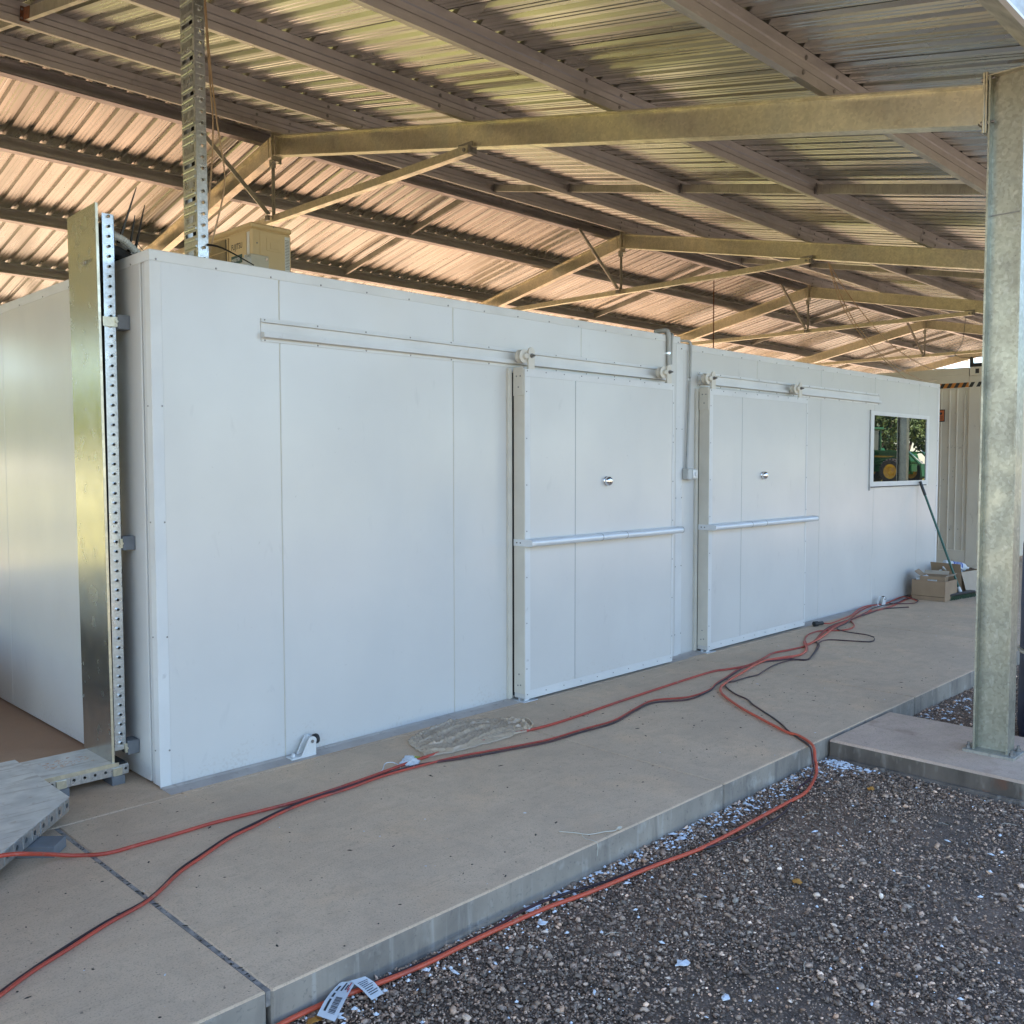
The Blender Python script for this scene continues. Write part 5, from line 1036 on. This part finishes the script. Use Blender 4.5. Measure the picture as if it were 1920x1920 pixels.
for k, (r, off) in enumerate(((0.030, 0.0), (0.022, 0.006), (0.014, 0.012))):
    a = [(1.972 + off * 0.4, -0.585 + off), (1.995, -0.54), (2.004 - off, -0.49), (1.985, -0.425 - off)]
    for q in range(3): pass
    mb.tube([(x, y, 0.004 + r * 0.9 + 0.012 * math.sin(3.1 * i / 3)) for i, (x, y) in enumerate(a)], [0.006, 0.005], 7, sub=5)
part('film_roll', mb, 'film', fr, smooth=True)

# ------------------------------------------------------------------ litter
card = root('paper_card', 'crumpled white packet with a yellow green corner beside the hose left of the film', 'litter', (1.09, -0.54, 0))
mb = MB(); g = 9
P = lambda a, b: Vector((1.021, -0.533, 0)) * (1 - a) * (1 - b) + Vector((1.135, -0.445, 0)) * (1 - a) * b + Vector((1.052, -0.625, 0)) * a * (1 - b) + Vector((1.185, -0.535, 0)) * a * b
vv = []
for i in range(g):
    for j in range(g):
        p = P(i / (g - 1), j / (g - 1)); p.z = 0.006 + 0.016 * math.sin(math.pi * i / (g - 1)) * math.sin(math.pi * j / (g - 1)) + 0.005 * math.sin(3 * i + 2 * j); vv.append(p)
ff = [(i * g + j, i * g + j + 1, (i + 1) * g + j + 1, (i + 1) * g + j) for i in range(g - 1) for j in range(g - 1)]
for fct in ff:
    i, j = divmod(fct[0], g); mb.add([vv[k] for k in fct], [(0, 1, 2, 3)], 1 if (i + j) >= 10 and j > 4 else 0)
part('packet', mb, ['paper', 'yellow_green'], card)
mb = MB(); mb.add([vv[j] + Vector((0, 0, -0.006)) for j in range(g)] + [vv[(g - 1) * g + j] + Vector((0, 0, -0.006)) for j in range(g)], [(j, j + 1, g + j + 1, g + j) for j in range(g - 1)]); part('packet_back', mb, 'paper', card)

lab = root('label_scrap', 'torn bluish white paper label with a barcode lying on the hose at the slab corner', 'litter', (-0.29, -1.94, -0.11))
path = [Vector(q) for q in ((-0.398, -1.985, -0.092), (-0.345, -1.950, -0.080), (-0.30, -1.920, -0.078), (-0.258, -1.902, -0.070), (-0.232, -1.914, -0.066), (-0.218, -1.950, -0.080), (-0.214, -1.995, -0.099))]
wd = [Vector(q).normalized() for q in ((0.30, -0.55, -0.10), (0.30, -0.55, -0.06), (0.32, -0.5, 0.0), (0.45, -0.35, 0.0), (0.7, -0.1, 0.0), (0.9, 0.15, -0.05), (0.9, 0.2, -0.1))]
hw = [0.030, 0.030, 0.028, 0.024, 0.024, 0.028, 0.028]
def strip(mb, t0, t1, s0, s1, lift, m):
    n = max(2, int((t1 - t0) * 18) + 1); row = []
    for k in range(n + 1):
        t = (t0 + (t1 - t0) * k / n) * (len(path) - 1); i = min(int(t), len(path) - 2); q = t - i
        p = path[i].lerp(path[i + 1], q); w_ = wd[i].lerp(wd[i + 1], q).normalized(); h = hw[i] * (1 - q) + hw[i + 1] * q
        tg = (path[i + 1] - path[i]).normalized(); nn = w_.cross(tg).normalized(); nn = nn if nn.z > 0 else -nn
        row.append((p + w_ * h * s0 + nn * lift, p + w_ * h * s1 + nn * lift))
    vs_ = [q for r in row for q in r]
    mb.add(vs_, [(2 * k, 2 * k + 1, 2 * k + 3, 2 * k + 2) for k in range(n)], m)
mb = MB(); strip(mb, 0, 1, -1, 1, 0, 0); strip(mb, 0, 1, -1, 1, -0.0012, 0); part('label_paper', mb, 'paper', lab, smooth=True)
mb = MB()
for k in range(16): a = 0.055 + k * 0.0125; strip(mb, a, a + 0.0045 + 0.004 * (k * 7 % 3) / 2, -0.1, 0.62, 0.0012, 0)
for k, (a, b) in enumerate(((0.06, 0.2), (0.23, 0.30), (0.33, 0.42))): strip(mb, a, b, -0.62, -0.38, 0.0012, 0)
for k in range(8): strip(mb, 0.74 + 0.028 * k, 0.75 + 0.028 * k, -0.7, 0.75 - 0.2 * (k % 3), 0.0012, 0)
strip(mb, 0.34, 0.47, -0.1, 0.1, 0.0012, 0); strip(mb, 0.36, 0.44, 0.3, 0.45, 0.0012, 0)
part('label_print', mb, 'ink', lab)
mb = MB(); strip(mb, 0.36, 0.47, 0.52, 0.66, 0.0013, 0); strip(mb, 0.33, 0.39, 0.70, 0.80, 0.0013, 0); part('label_print', mb, 'ink_red', lab)

def scrap(name, label, cat, x, y, z, r, mat, seed, flat=0.25, group=None):
    q = random.Random(seed); mb = MB(); n = 9; out = []
    for k in range(n):
        a = 2 * math.pi * k / n; rr = r * (0.6 + 0.5 * q.random()); out.append((x + rr * math.cos(a), y + rr * 0.75 * math.sin(a), z + r * flat * (0.3 + q.random())))
    mb.add(out + [(x, y, z + r * flat * 1.6)] + [(a, b, c - r * 0.12) for a, b, c in out] + [(x, y, z + r * 0.1)], [(k, (k + 1) % n, n) for k in range(n)] + [((k + 1) % n + n + 1, k + n + 1, 2 * n + 1) for k in range(n)] + [(k, k + n + 1, (k + 1) % n + n + 1, (k + 1) % n) for k in range(n)])
    o = part(name, mb, mat, None, org=(x, y, z)); return setp(o, label, cat, group)
for k, (x, y, l) in enumerate(((2.687, -2.291, 'curled orange brown leaf on the gravel near the footing'), (1.456, -2.528, 'small orange brown leaf in the middle of the gravel'), (-0.411, -1.945, 'orange leaf wedged beside the hose at the slab corner'))):
    scrap('dry_leaf', l, 'leaf', x, y, -0.113, 0.026, 'wood_leaf', 20 + k, 0.35, 'fallen leaves on the gravel')
for k, (x, y, r, l) in enumerate(((0.626, -2.548, 0.030, 'largest white plastic chip, alone in the middle of the gravel'), (0.544, -1.925, 0.028, 'white plastic chip against the slab edge above the orange red hose'), (1.493, -1.955, 0.026, 'flat white chip by the slab edge below the dry twig'), (0.497, -2.03, 0.024, 'white chip just below the orange red hose near the lower middle'), (0.558, -2.755, 0.022, 'pale chip at the bottom of the gravel'))):
    scrap('plastic_chip', l, 'litter', x, y, -0.112, r, 'flake', 40 + k, 0.22, 'white plastic chips on the gravel')
t = root('dry_twig', 'thin pale dry twig lying at the edge of the slab', 'twig', (1.02, -1.80, 0))
mb = MB(); mb.tube([(0.955, -1.705, 0.004), (0.985, -1.76, 0.006), (1.02, -1.815, 0.004), (1.075, -1.85, 0.010), (1.12, -1.868, 0.006), (1.15, -1.864, 0.008)], 0.0022, 5, sub=3); mb.tube([(1.0, -1.79, 0.005), (0.975, -1.83, 0.004), (0.985, -1.885, 0.0), (0.975, -1.894, -0.05)], 0.0014, 4, sub=3); mb.lathe([(0.002, 0), (0.007, 0.006), (0.006, 0.02), (0.001, 0.028)], (1.14, -1.866, 0.008), (0.9, -0.2, 0.1), 6)
part('stem', mb, 'cream_pvc', t)
t = root('string', 'loop of white string beside the hose next to the white packet', 'string', (0.93, -0.56, 0))
mb = MB(); mb.tube([(0.80, -0.575, 0.003), (0.86, -0.560, 0.003), (0.91, -0.54, 0.004), (0.965, -0.49, 0.012), (1.0, -0.505, 0.014), (1.01, -0.55, 0.005), (0.99, -0.585, 0.003)], 0.0022, 5, sub=5); part('strand', mb, 'paper', t)

def bits(name, label, n, area, size, mat, z, kind='stuff', seed=3, flat=0.3):
    q = random.Random(seed); mb = MB()
    for k in range(n):
        x, y = area(q); r = size * (0.4 + q.random() ** 2 * 1.4); a = q.random() * 6.3; e = 1 + 2.5 * q.random() ** 3
        c, s = math.cos(a), math.sin(a); P = [(-e, -0.6), (0.3 * e, -1), (e, 0.2), (0.1, 1), (-0.8 * e, 0.5)]
        zz = z(x, y)
        mb.add([(x + r * (c * a_ - s * b_), y + r * (s * a_ + c * b_), zz) for a_, b_ in P] + [(x, y, zz + r * flat * 2)], [(i, (i + 1) % 5, 5) for i in range(5)])
    o = part(name, mb, mat, None); return setp(o, label, None, None, kind)
def onslab(q):
    while True:
        x = -1.5 + 9.5 * q.random() ** 1.2; y = -1.84 + 1.75 * q.random()
        if q.random() < 0.75 or y < -1.3: return x, y
bits('debris', 'scattered dark crumbs and leaf bits on the slab', 520, onslab, 0.0028, 'debris', lambda x, y: 0.0005, seed=5)
bits('debris', 'leaf crumbs gathered near the far end of the slab apron', 130, lambda q: (2.2 + 2.6 * q.random(), -1.75 + 1.2 * q.random()), 0.0036, 'debris', lambda x, y: 0.0005, seed=6)
bits('white_crumbs', 'white crumbs scattered on the slab', 90, onslab, 0.0022, 'flake', lambda x, y: 0.0005, seed=7)
bits('joint_crumbs', 'black and white crumbs caught in the control joint', 110, lambda q: (-0.522 + q.gauss(0, 0.004), -0.2 - 1.65 * q.random()), 0.0026, 'debris', lambda x, y: -0.002, seed=8)
bits('white_flakes', 'white plaster flakes on the gravel along the slab edge', 620, lambda q: (-0.5 + 3.5 * q.random() ** 0.8, -1.90 - abs(q.gauss(0, 0.085))), 0.0046, 'flake', lambda x, y: -0.110 + 0.005 * rnd.random(), seed=9, flat=0.5)
bits('white_flakes', 'white plaster flakes beside the concrete footing', 240, lambda q: (2.99 - abs(q.gauss(0, 0.05)) + (0 if q.random() < 0.6 else 0.9 + q.random() * 1.2), -1.92 - abs(q.gauss(0, 0.13))), 0.0058, 'flake', lambda x, y: -0.110, seed=10, flat=0.5)
bits('white_flakes', 'pale chips scattered over the gravel', 240, lambda q: (-0.4 + 4 * q.random(), -3.6 + 1.7 * q.random()), 0.0042, 'flake', lambda x, y: -0.112, seed=12, flat=0.5)
# thin straw bits
mb = MB()
for k in range(30):
    x = -0.3 + 3.3 * rnd.random(); y = -1.95 - 1.6 * rnd.random() ** 1.6; a = rnd.random() * 6.3; l = 0.012 + 0.03 * rnd.random(); d = Vector((math.cos(a), math.sin(a), 0)) * l
    p = Vector((x, y, -0.106)); mb.tube([p - d, p + Vector((0.006 * rnd.random(), 0.006, 0.004)), p + d], 0.0008, 4)
setp(part('straw', mb, 'cream_pvc', None), 'thin straw bits lying on the gravel', None, None, 'stuff')

# ------------------------------------------------------------------ crushed stone: real stones as one mass
def stones(n, octa, med, lo_, hi_, nm_):
    t = (1 + 5 ** 0.5) / 2
    iv = np.array([(-1, t, 0), (1, t, 0), (-1, -t, 0), (1, -t, 0), (0, -1, t), (0, 1, t), (0, -1, -t), (0, 1, -t), (t, 0, -1), (t, 0, 1), (-t, 0, -1), (-t, 0, 1)], float) / math.sqrt(1 + t * t)
    fi = np.array([(0, 11, 5), (0, 5, 1), (0, 1, 7), (0, 7, 10), (0, 10, 11), (1, 5, 9), (5, 11, 4), (11, 10, 2), (10, 7, 6), (7, 1, 8), (3, 9, 4), (3, 4, 2), (3, 2, 6), (3, 6, 8), (3, 8, 9), (4, 9, 5), (2, 4, 11), (6, 2, 10), (8, 6, 7), (9, 8, 1)])
    if octa:
        iv = np.array([(1, 0, 0), (-1, 0, 0), (0, 1, 0), (0, -1, 0), (0, 0, 1), (0, 0, -1)], float); fi = np.array([(0, 2, 4), (2, 1, 4), (1, 3, 4), (3, 0, 4), (2, 0, 5), (1, 2, 5), (3, 1, 5), (0, 3, 5)])
    nv, nfc = len(iv), len(fi)
    x = npr.uniform(-1.6, 6.6, n * 3); y = -1.886 - npr.beta(1.0, 1.5, n * 3) * 2.6
    keep = ~((x > 3.02) & (x < 3.88)) & ((x < 4.2) | (npr.rand(n * 3) < 0.6)) & (y < 2.0)
    keep &= (npr.rand(n * 3) < np.where((x > -0.9) & (x < 3.9), 1.0, 0.55))
    # worn bare patch of dirt
    bare = np.exp(-(((x - 2.45) / 0.45) ** 2 + ((y + 2.75) / 0.16) ** 2)) + 0.8 * np.exp(-(((x - 1.35) / 0.25) ** 2 + ((y + 2.62) / 0.10) ** 2)) + 0.75 * np.exp(-(((x - 1.9) / 0.5) ** 2 + ((y + 3.05) / 0.12) ** 2)) + 0.55 * (np.sin(x * 3.3 + 1.1 * y) * np.sin(2.7 * y - 1.3 * x + 0.6) > 0.45)
    keep &= npr.rand(n * 3) > 0.88 * bare
    x = x[keep][:n]; y = y[keep][:n]; n = len(x)
    r = np.clip(npr.lognormal(math.log(med), 0.45, n), lo_, hi_)
    z = gz(x, y) + r * 0.25 + npr.uniform(0, 0.012, n)
    sc3 = np.stack([npr.uniform(0.8, 1.5, n), npr.uniform(0.7, 1.1, n), npr.uniform(0.45, 0.8, n)], -1)
    V = iv[None] * (1 + npr.uniform(-0.40, 0.34, (n, nv, 1))) * sc3[:, None, :] * r[:, None, None]
    a = npr.uniform(0, 6.28, n); ca, sa = np.cos(a)[:, None], np.sin(a)[:, None]
    tl = npr.normal(0, 0.35, n)[:, None]; ct_, st_ = np.cos(tl), np.sin(tl)
    vx, vy, vz = V[..., 0], V[..., 1], V[..., 2]
    vx, vz = vx * ct_ - vz * st_, vx * st_ + vz * ct_
    vx, vy = vx * ca - vy * sa, vx * sa + vy * ca
    V = np.stack([vx + x[:, None], vy + y[:, None], vz + z[:, None]], -1).reshape(-1, 3).astype(np.float32)
    F = (fi[None] + (np.arange(n) * nv)[:, None, None]).reshape(-1).astype(np.int32)
    me = bpy.data.meshes.new(nm_); me.vertices.add(len(V)); me.vertices.foreach_set('co', V.ravel())
    nf = n * nfc; me.loops.add(nf * 3); me.loops.foreach_set('vertex_index', F); me.polygons.add(nf)
    me.polygons.foreach_set('loop_start', np.arange(0, nf * 3, 3, dtype=np.int32)); me.update(calc_edges=True)
    nm = len(x)
    tn = npr.lognormal(-0.05, 0.50, n) * (1 + 0.55 * np.exp(-((y + 1.88) / 0.12) ** 2)); tn = np.where(npr.rand(n) < 0.03, tn * 2.4, tn); tn = np.clip(tn, 0.35, 4.0)
    warm = npr.normal(0, 0.06, n)
    c = np.stack([tn * (1 + warm), tn, tn * (1 - warm * 0.8), np.ones(n)], -1); c = np.repeat(c, nv, 0).astype(np.float32)
    at = me.attributes.new('tint', 'FLOAT_COLOR', 'POINT'); at.data.foreach_set('color', c.ravel())
    me.materials.append(M['stone']); me.validate()
    o = bpy.data.objects.new(nm_, me); COL.objects.link(o)
    return setp(o, 'loose dark crushed stones covering the ground in front of the slab' if not octa else 'fine crushed grit between the larger stones', None, None, 'stuff')
stones(34000, False, 0.0050, 0.003, 0.015, 'gravel_stones')
stones(130000, True, 0.0034, 0.0016, 0.007, 'gravel_grit')

# ------------------------------------------------------------------ bundle behind the nearest column
t = root('tarp_bundle', 'upright bundle under a navy blue tarpaulin just behind the nearest column', 'tarpaulin', (4.30, -2.80, -0.13))
bm = bmesh.new(); mb = MB(); K = 28
pr = [(0.27, 0.0), (0.285, 0.10), (0.28, 0.5), (0.286, 0.9), (0.28, 1.20), (0.25, 1.34), (0.15, 1.42), (0.02, 1.44)]
vv = []
for r, z in pr:
    for j in range(K):
        a = 2 * math.pi * j / K; q = r * (1 + 0.025 * math.sin(5 * a + 2 * z) + 0.02 * math.sin(9 * a - 4 * z)); vv.append((4.30 + q * math.cos(a), -2.80 + q * math.sin(a), -0.128 + z))
mb.add(vv, [(i * K + j, i * K + (j + 1) % K, (i + 1) * K + (j + 1) % K, (i + 1) * K + j) for i in range(len(pr) - 1) for j in range(K)] + [tuple(range((len(pr) - 1) * K, len(pr) * K))])
part('tarpaulin', mb, 'blue_tarp', t, smooth=True); bm.free()
mb = MB()
for z in (0.55,): mb.lathe([(0.295, z), (0.298, z + 0.008), (0.295, z + 0.016)], (4.30, -2.80, -0.128), (0, 0, 1), 26)
part('tie_rope', mb, 'cream_pvc', t)

# ------------------------------------------------------------------ trees
def tree_meshes(seed, H, R_, nleaf, trunk_h):
    q = np.random.RandomState(seed); mb = MB()
    mb.tube([(0, 0, -0.3), (0.08, 0.02, trunk_h * 0.5), (-0.05, 0.1, trunk_h), (0.1, 0, H * 0.75)], [0.24, 0.05], 9, sub=4)
    lobes = []
    for k in range(11 if H < 15 else 22):
        a = q.uniform(0, 6.28); d = R_ * q.uniform(0.2, 0.72); z = trunk_h + (H - trunk_h) * q.uniform(0.12, 0.9); c = np.array((d * math.cos(a), d * math.sin(a), z))
        lobes.append((c, R_ * q.uniform(0.28, 0.5))); mb.tube([(0, 0, trunk_h * q.uniform(0.7, 1.0)), (c[0] * 0.5, c[1] * 0.5, trunk_h + (z - trunk_h) * 0.6), tuple(c)], [0.10, 0.02], 6, sub=3)
    tm = mesh_from('trunk', mb, 'bark', (0, 0, 0), smooth=True)
    per = nleaf // len(lobes); V = []
    for c, r in lobes:
        d = q.normal(size=(per, 3)); d /= np.linalg.norm(d, axis=1)[:, None]; p = c + d * (r * q.uniform(0.35, 1.0, per) ** 0.6)[:, None] * np.array((1, 1, 0.75))
        n1 = q.normal(size=(per, 3)); n1 /= np.linalg.norm(n1, axis=1)[:, None]; n2 = np.cross(n1, q.normal(size=(per, 3))); n2 /= np.linalg.norm(n2, axis=1)[:, None]
        s = q.uniform(0.09, 0.20, per)[:, None] * (R_ / 3.0) ** 0.5
        V.append(np.stack([p - n1 * s, p - n2 * s * 0.5, p + n1 * s, p + n2 * s * 0.5], 1))
    V = np.concatenate(V).reshape(-1, 3); n = len(V) // 4
    cm = bpy.data.meshes.new('crown'); cm.from_pydata(V.tolist(), [], np.arange(n * 4).reshape(-1, 4).tolist()); cm.materials.append(M['leaf']); cm.update()
    return tm, cm
TM = [tree_meshes(3, 8.0, 3.4, 7000, 1.3), tree_meshes(5, 9.5, 3.9, 8000, 1.5), tree_meshes(9, 22.0, 6.0, 26000, 11.0)]
TB = []
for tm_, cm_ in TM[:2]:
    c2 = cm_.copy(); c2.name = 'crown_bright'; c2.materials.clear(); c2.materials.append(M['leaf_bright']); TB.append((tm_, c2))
def tree(x, y, kind, s, rot, label, group, bright=False):
    t = root('tree', label, 'tree', (x, y, 0.0 if y > 0 else float(gz(np.array(x), np.array(y)))), group)
    t.rotation_euler = (0, 0, rot); t.scale = (s, s, s)
    for nm, me in zip(('trunk', 'crown'), (TB if bright else TM)[kind]):
        o = bpy.data.objects.new(nm, me); COL.objects.link(o); o.parent = t; W[o.name] = Vector((x, y, 0))
front = [(-16, -17, 0), (-8, -20, 1), (0, -18, 0), (8, -21, 1), (15, -18.5, 0), (22, -20, 1), (29, -18, 1), (35, -20.5, 0), (41, -18.5, 1), (47.5, -17.0, 1), (54, -19, 0), (60, -16.5, 1), (67, -19, 1), (75, -18, 1), (52, -24, 1), (44, -25, 1), (60, -27, 1), (69, -24, 1), (79, -24, 1), (38, -26, 1), (84, -17, 1)]
wh = ['far left of the yard', 'behind the camera on the left', 'straight across the yard from the corner tray', 'across the yard from the near door', 'across the yard from the column', 'across the yard from the far door', 'left of the tractor', 'close behind the tractor cab', 'behind the tractor bonnet', 'behind the tractor loader', 'right of the tractor', 'farther right of the tractor', 'at the far end of the verge', 'last on the verge', 'second row behind the loader', 'second row behind the bonnet', 'second row right of the loader', 'third row right of the loader', 'second row at the far end', 'second row behind the cab', 'beyond the last on the verge']
for k, (x, y, kd) in enumerate(front): tree(x, y, kd, (0.58 if x < 27 else 0.80) + 0.12 * rnd.random(), rnd.random() * 6.3, 'bushy dark green tree ' + wh[k], 'trees across the yard')
tree(36.3, 7.5, 2, 1.0, 0.6, 'tall tree beyond the right end of the shed, showing above the gutter', 'trees beyond the shed')
tree(41.0, 8.6, 2, 1.1, 3.3, 'second tall tree behind the one showing above the gutter', 'trees beyond the shed')
tree(44.0, 15.0, 1, 0.62, 1.9, 'low bright leafy tree just showing over the container', 'trees beyond the shed', True)
rear = [(-34, 3, 0), (-31, 12, 1), (-27, 20, 0), (-20, 20.5, 1), (-13.5, 20.0, 0), (-8.5, 20.5, 1), (-4.0, 20.0, 0), (-21, 25, 1), (-15, 26.5, 0), (-9, 25, 1), (-3, 27, 0), (3.5, 25.5, 1), (10, 27, 0), (16.5, 25.5, 1), (23, 27, 0), (30, 26, 1)]
rw = ['beyond the left end of the shed', 'second from the left end of the shed', 'off the rear left corner of the shed', 'close behind the left rear corner', 'close behind the rear left bays', 'close behind the rear eave near the upright tray', 'close behind the rear eave at the dirt edge', 'first in the rear hedge row', 'second in the rear hedge row', 'third in the rear hedge row', 'fourth in the rear hedge row', 'fifth in the rear hedge row', 'sixth in the rear hedge row', 'seventh in the rear hedge row', 'eighth in the rear hedge row', 'last in the rear hedge row']
for k, (x, y, kd) in enumerate(rear): tree(x, y, kd, 0.60 + 0.10 * rnd.random(), rnd.random() * 6.3, 'yellow green leafy tree ' + rw[k], 'sunlit trees behind the shed', True)
tree(-6.0, 62.0, 1, 1.0, 2.4, 'tree at the far left of the grass field', 'trees beyond the shed')
tree(34.0, 70.0, 1, 1.1, 4.4, 'tree at the far right of the grass field', 'trees beyond the shed')

# ------------------------------------------------------------------ tractor across the yard, seen in the window
fwd = Vector((-0.215, 0.975, 0)).normalized(); lft = Vector((-fwd.y, fwd.x, 0)); ZG = 0.62
Pf = Vector((39.9, -12.95, 0)); OR = Pf - fwd * 2.2 - lft * 0.70 * (1 if lft.x < 0 else -1); OR.z = ZG
tr_ = root('tractor', 'green tractor with yellow wheels and a front loader parked across the yard', 'tractor', tuple(OR))
def T(x, y, z): return OR + fwd * x + lft * y + Vector((0, 0, z))
UPV = Vector((0, 0, 1))
mb = MB(); mb.prism([(0.55, 0.85), (2.75, 0.80), (2.85, 1.0), (2.75, 1.32), (2.2, 1.46), (0.55, 1.52)], T(0, -0.33, 0), fwd, UPV, lft, 0.66); part('bonnet', mb, 'tractor_green', tr_, bevel=0.03)
mb = MB()
for s in (-0.336, 0.331): mb.prism([(0.7, 1.22), (2.5, 1.18), (2.5, 1.24), (0.7, 1.30)], T(0, s, 0), fwd, UPV, lft, 0.005)
part('stripe', mb, 'tractor_yellow', tr_)
mb = MB(); mb.obox(T(1.2, 0, 0.72), (fwd, lft, UPV), (1.6, 0.22, 0.18)); mb.obox(T(2.2, 0, 0.5), (fwd, lft, UPV), (0.1, 0.72, 0.08)); mb.obox(T(0, 0, 0.8), (fwd, lft, UPV), (0.15, 0.75, 0.14)); part('chassis', mb, 'tractor_green', tr_, bevel=0.02)
mb = MB(); mb.obox(T(-0.05, 0, 2.56), (fwd, lft, UPV), (0.78, 0.72, 0.06)); part('cab_roof', mb, 'tractor_green', tr_, bevel=0.03)
mb = MB()
for x, y in ((0.62, 0.6), (0.62, -0.6), (-0.68, 0.6), (-0.68, -0.6)): mb.bar(T(x, y, 1.1), T(x * 0.95, y, 2.51), 0.06, 0.06, fwd)
part('cab_frame', mb, 'tractor_green', tr_)
mb = MB(); mb.obox(T(-0.03, 0, 1.85), (fwd, lft, UPV), (0.60, 0.57, 0.62)); part('cab_window', mb, 'cab_glass', tr_)
def wheel(c, r, w):
    mb = MB(); mb.lathe([(r * 0.60, -w), (r * 0.9, -w), (r, -w * 0.7), (r, w * 0.7), (r * 0.9, w), (r * 0.60, w)], c, lft, 26, caps=False)
    for k in range(22):
        a = 2 * math.pi * k / 22; d = fwd * math.cos(a) + UPV * math.sin(a); e = -fwd * math.sin(a) + UPV * math.cos(a); mb.obox(c + d * r, (d, e, lft), (0.025, 0.03, w * 0.95))
    wo = part('wheel', mb, 'tyre', tr_)
    mb = MB(); mb.lathe([(0.0, -w * 0.5), (r * 0.2, -w * 0.8), (r * 0.35, -w * 0.4), (r * 0.58, -w * 0.95), (r * 0.60, -w * 0.95), (r * 0.60, w * 0.95), (r * 0.58, w * 0.95), (r * 0.35, w * 0.4), (r * 0.2, w * 0.8), (0, w * 0.5)], c, lft, 22); part('rim', mb, 'tractor_yellow', wo, smooth=True)
for s in (-1, 1): wheel(T(2.2, 0.78 * s, 0.56), 0.56, 0.15); wheel(T(0, 0.85 * s, 0.82), 0.82, 0.22)
mb = MB()
for s in (-1, 1): mb.prism([(-0.75, 1.25), (-0.5, 1.62), (0.5, 1.66), (0.75, 1.3), (0.68, 1.28), (0.45, 1.58), (-0.45, 1.55), (-0.68, 1.22)], T(0, 0.62 * s if s > 0 else -1.02, 0), fwd, UPV, lft, 0.40)
part('mudguard', mb, 'tractor_green', tr_)
mb = MB()
for s in (-0.52, 0.52):
    mb.bar(T(1.0, s, 0.7), T(1.0, s, 1.55), 0.08, 0.10, fwd); mb.bar(T(0.95, s, 1.52), T(2.9, s, 1.40), 0.07, 0.14, lft); mb.bar(T(2.85, s, 1.42), T(3.75, s, 0.55), 0.07, 0.14, lft); mb.bar(T(1.1, s, 1.0), T(2.3, s, 1.25), 0.05, 0.06, lft)
mb.bar(T(2.6, -0.52, 1.38), T(2.6, 0.52, 1.38), 0.08, 0.08)
part('loader_arm', mb, 'tractor_green', tr_)
mb = MB()
for s in (-0.52, 0.52): mb.bar(T(2.75, s, 1.52), T(3.70, s, 0.80), 0.035, 0.035, lft)
part('loader_ram', mb, 'chrome', tr_)
mb = MB(); mb.prism([(3.7, 0.30), (4.3, 0.28), (4.3, 0.31), (3.78, 0.36), (3.72, 0.9), (3.66, 0.9)], T(0, -0.9, 0), fwd, UPV, lft, 1.8); part('bucket', mb, 'tractor_green', tr_)
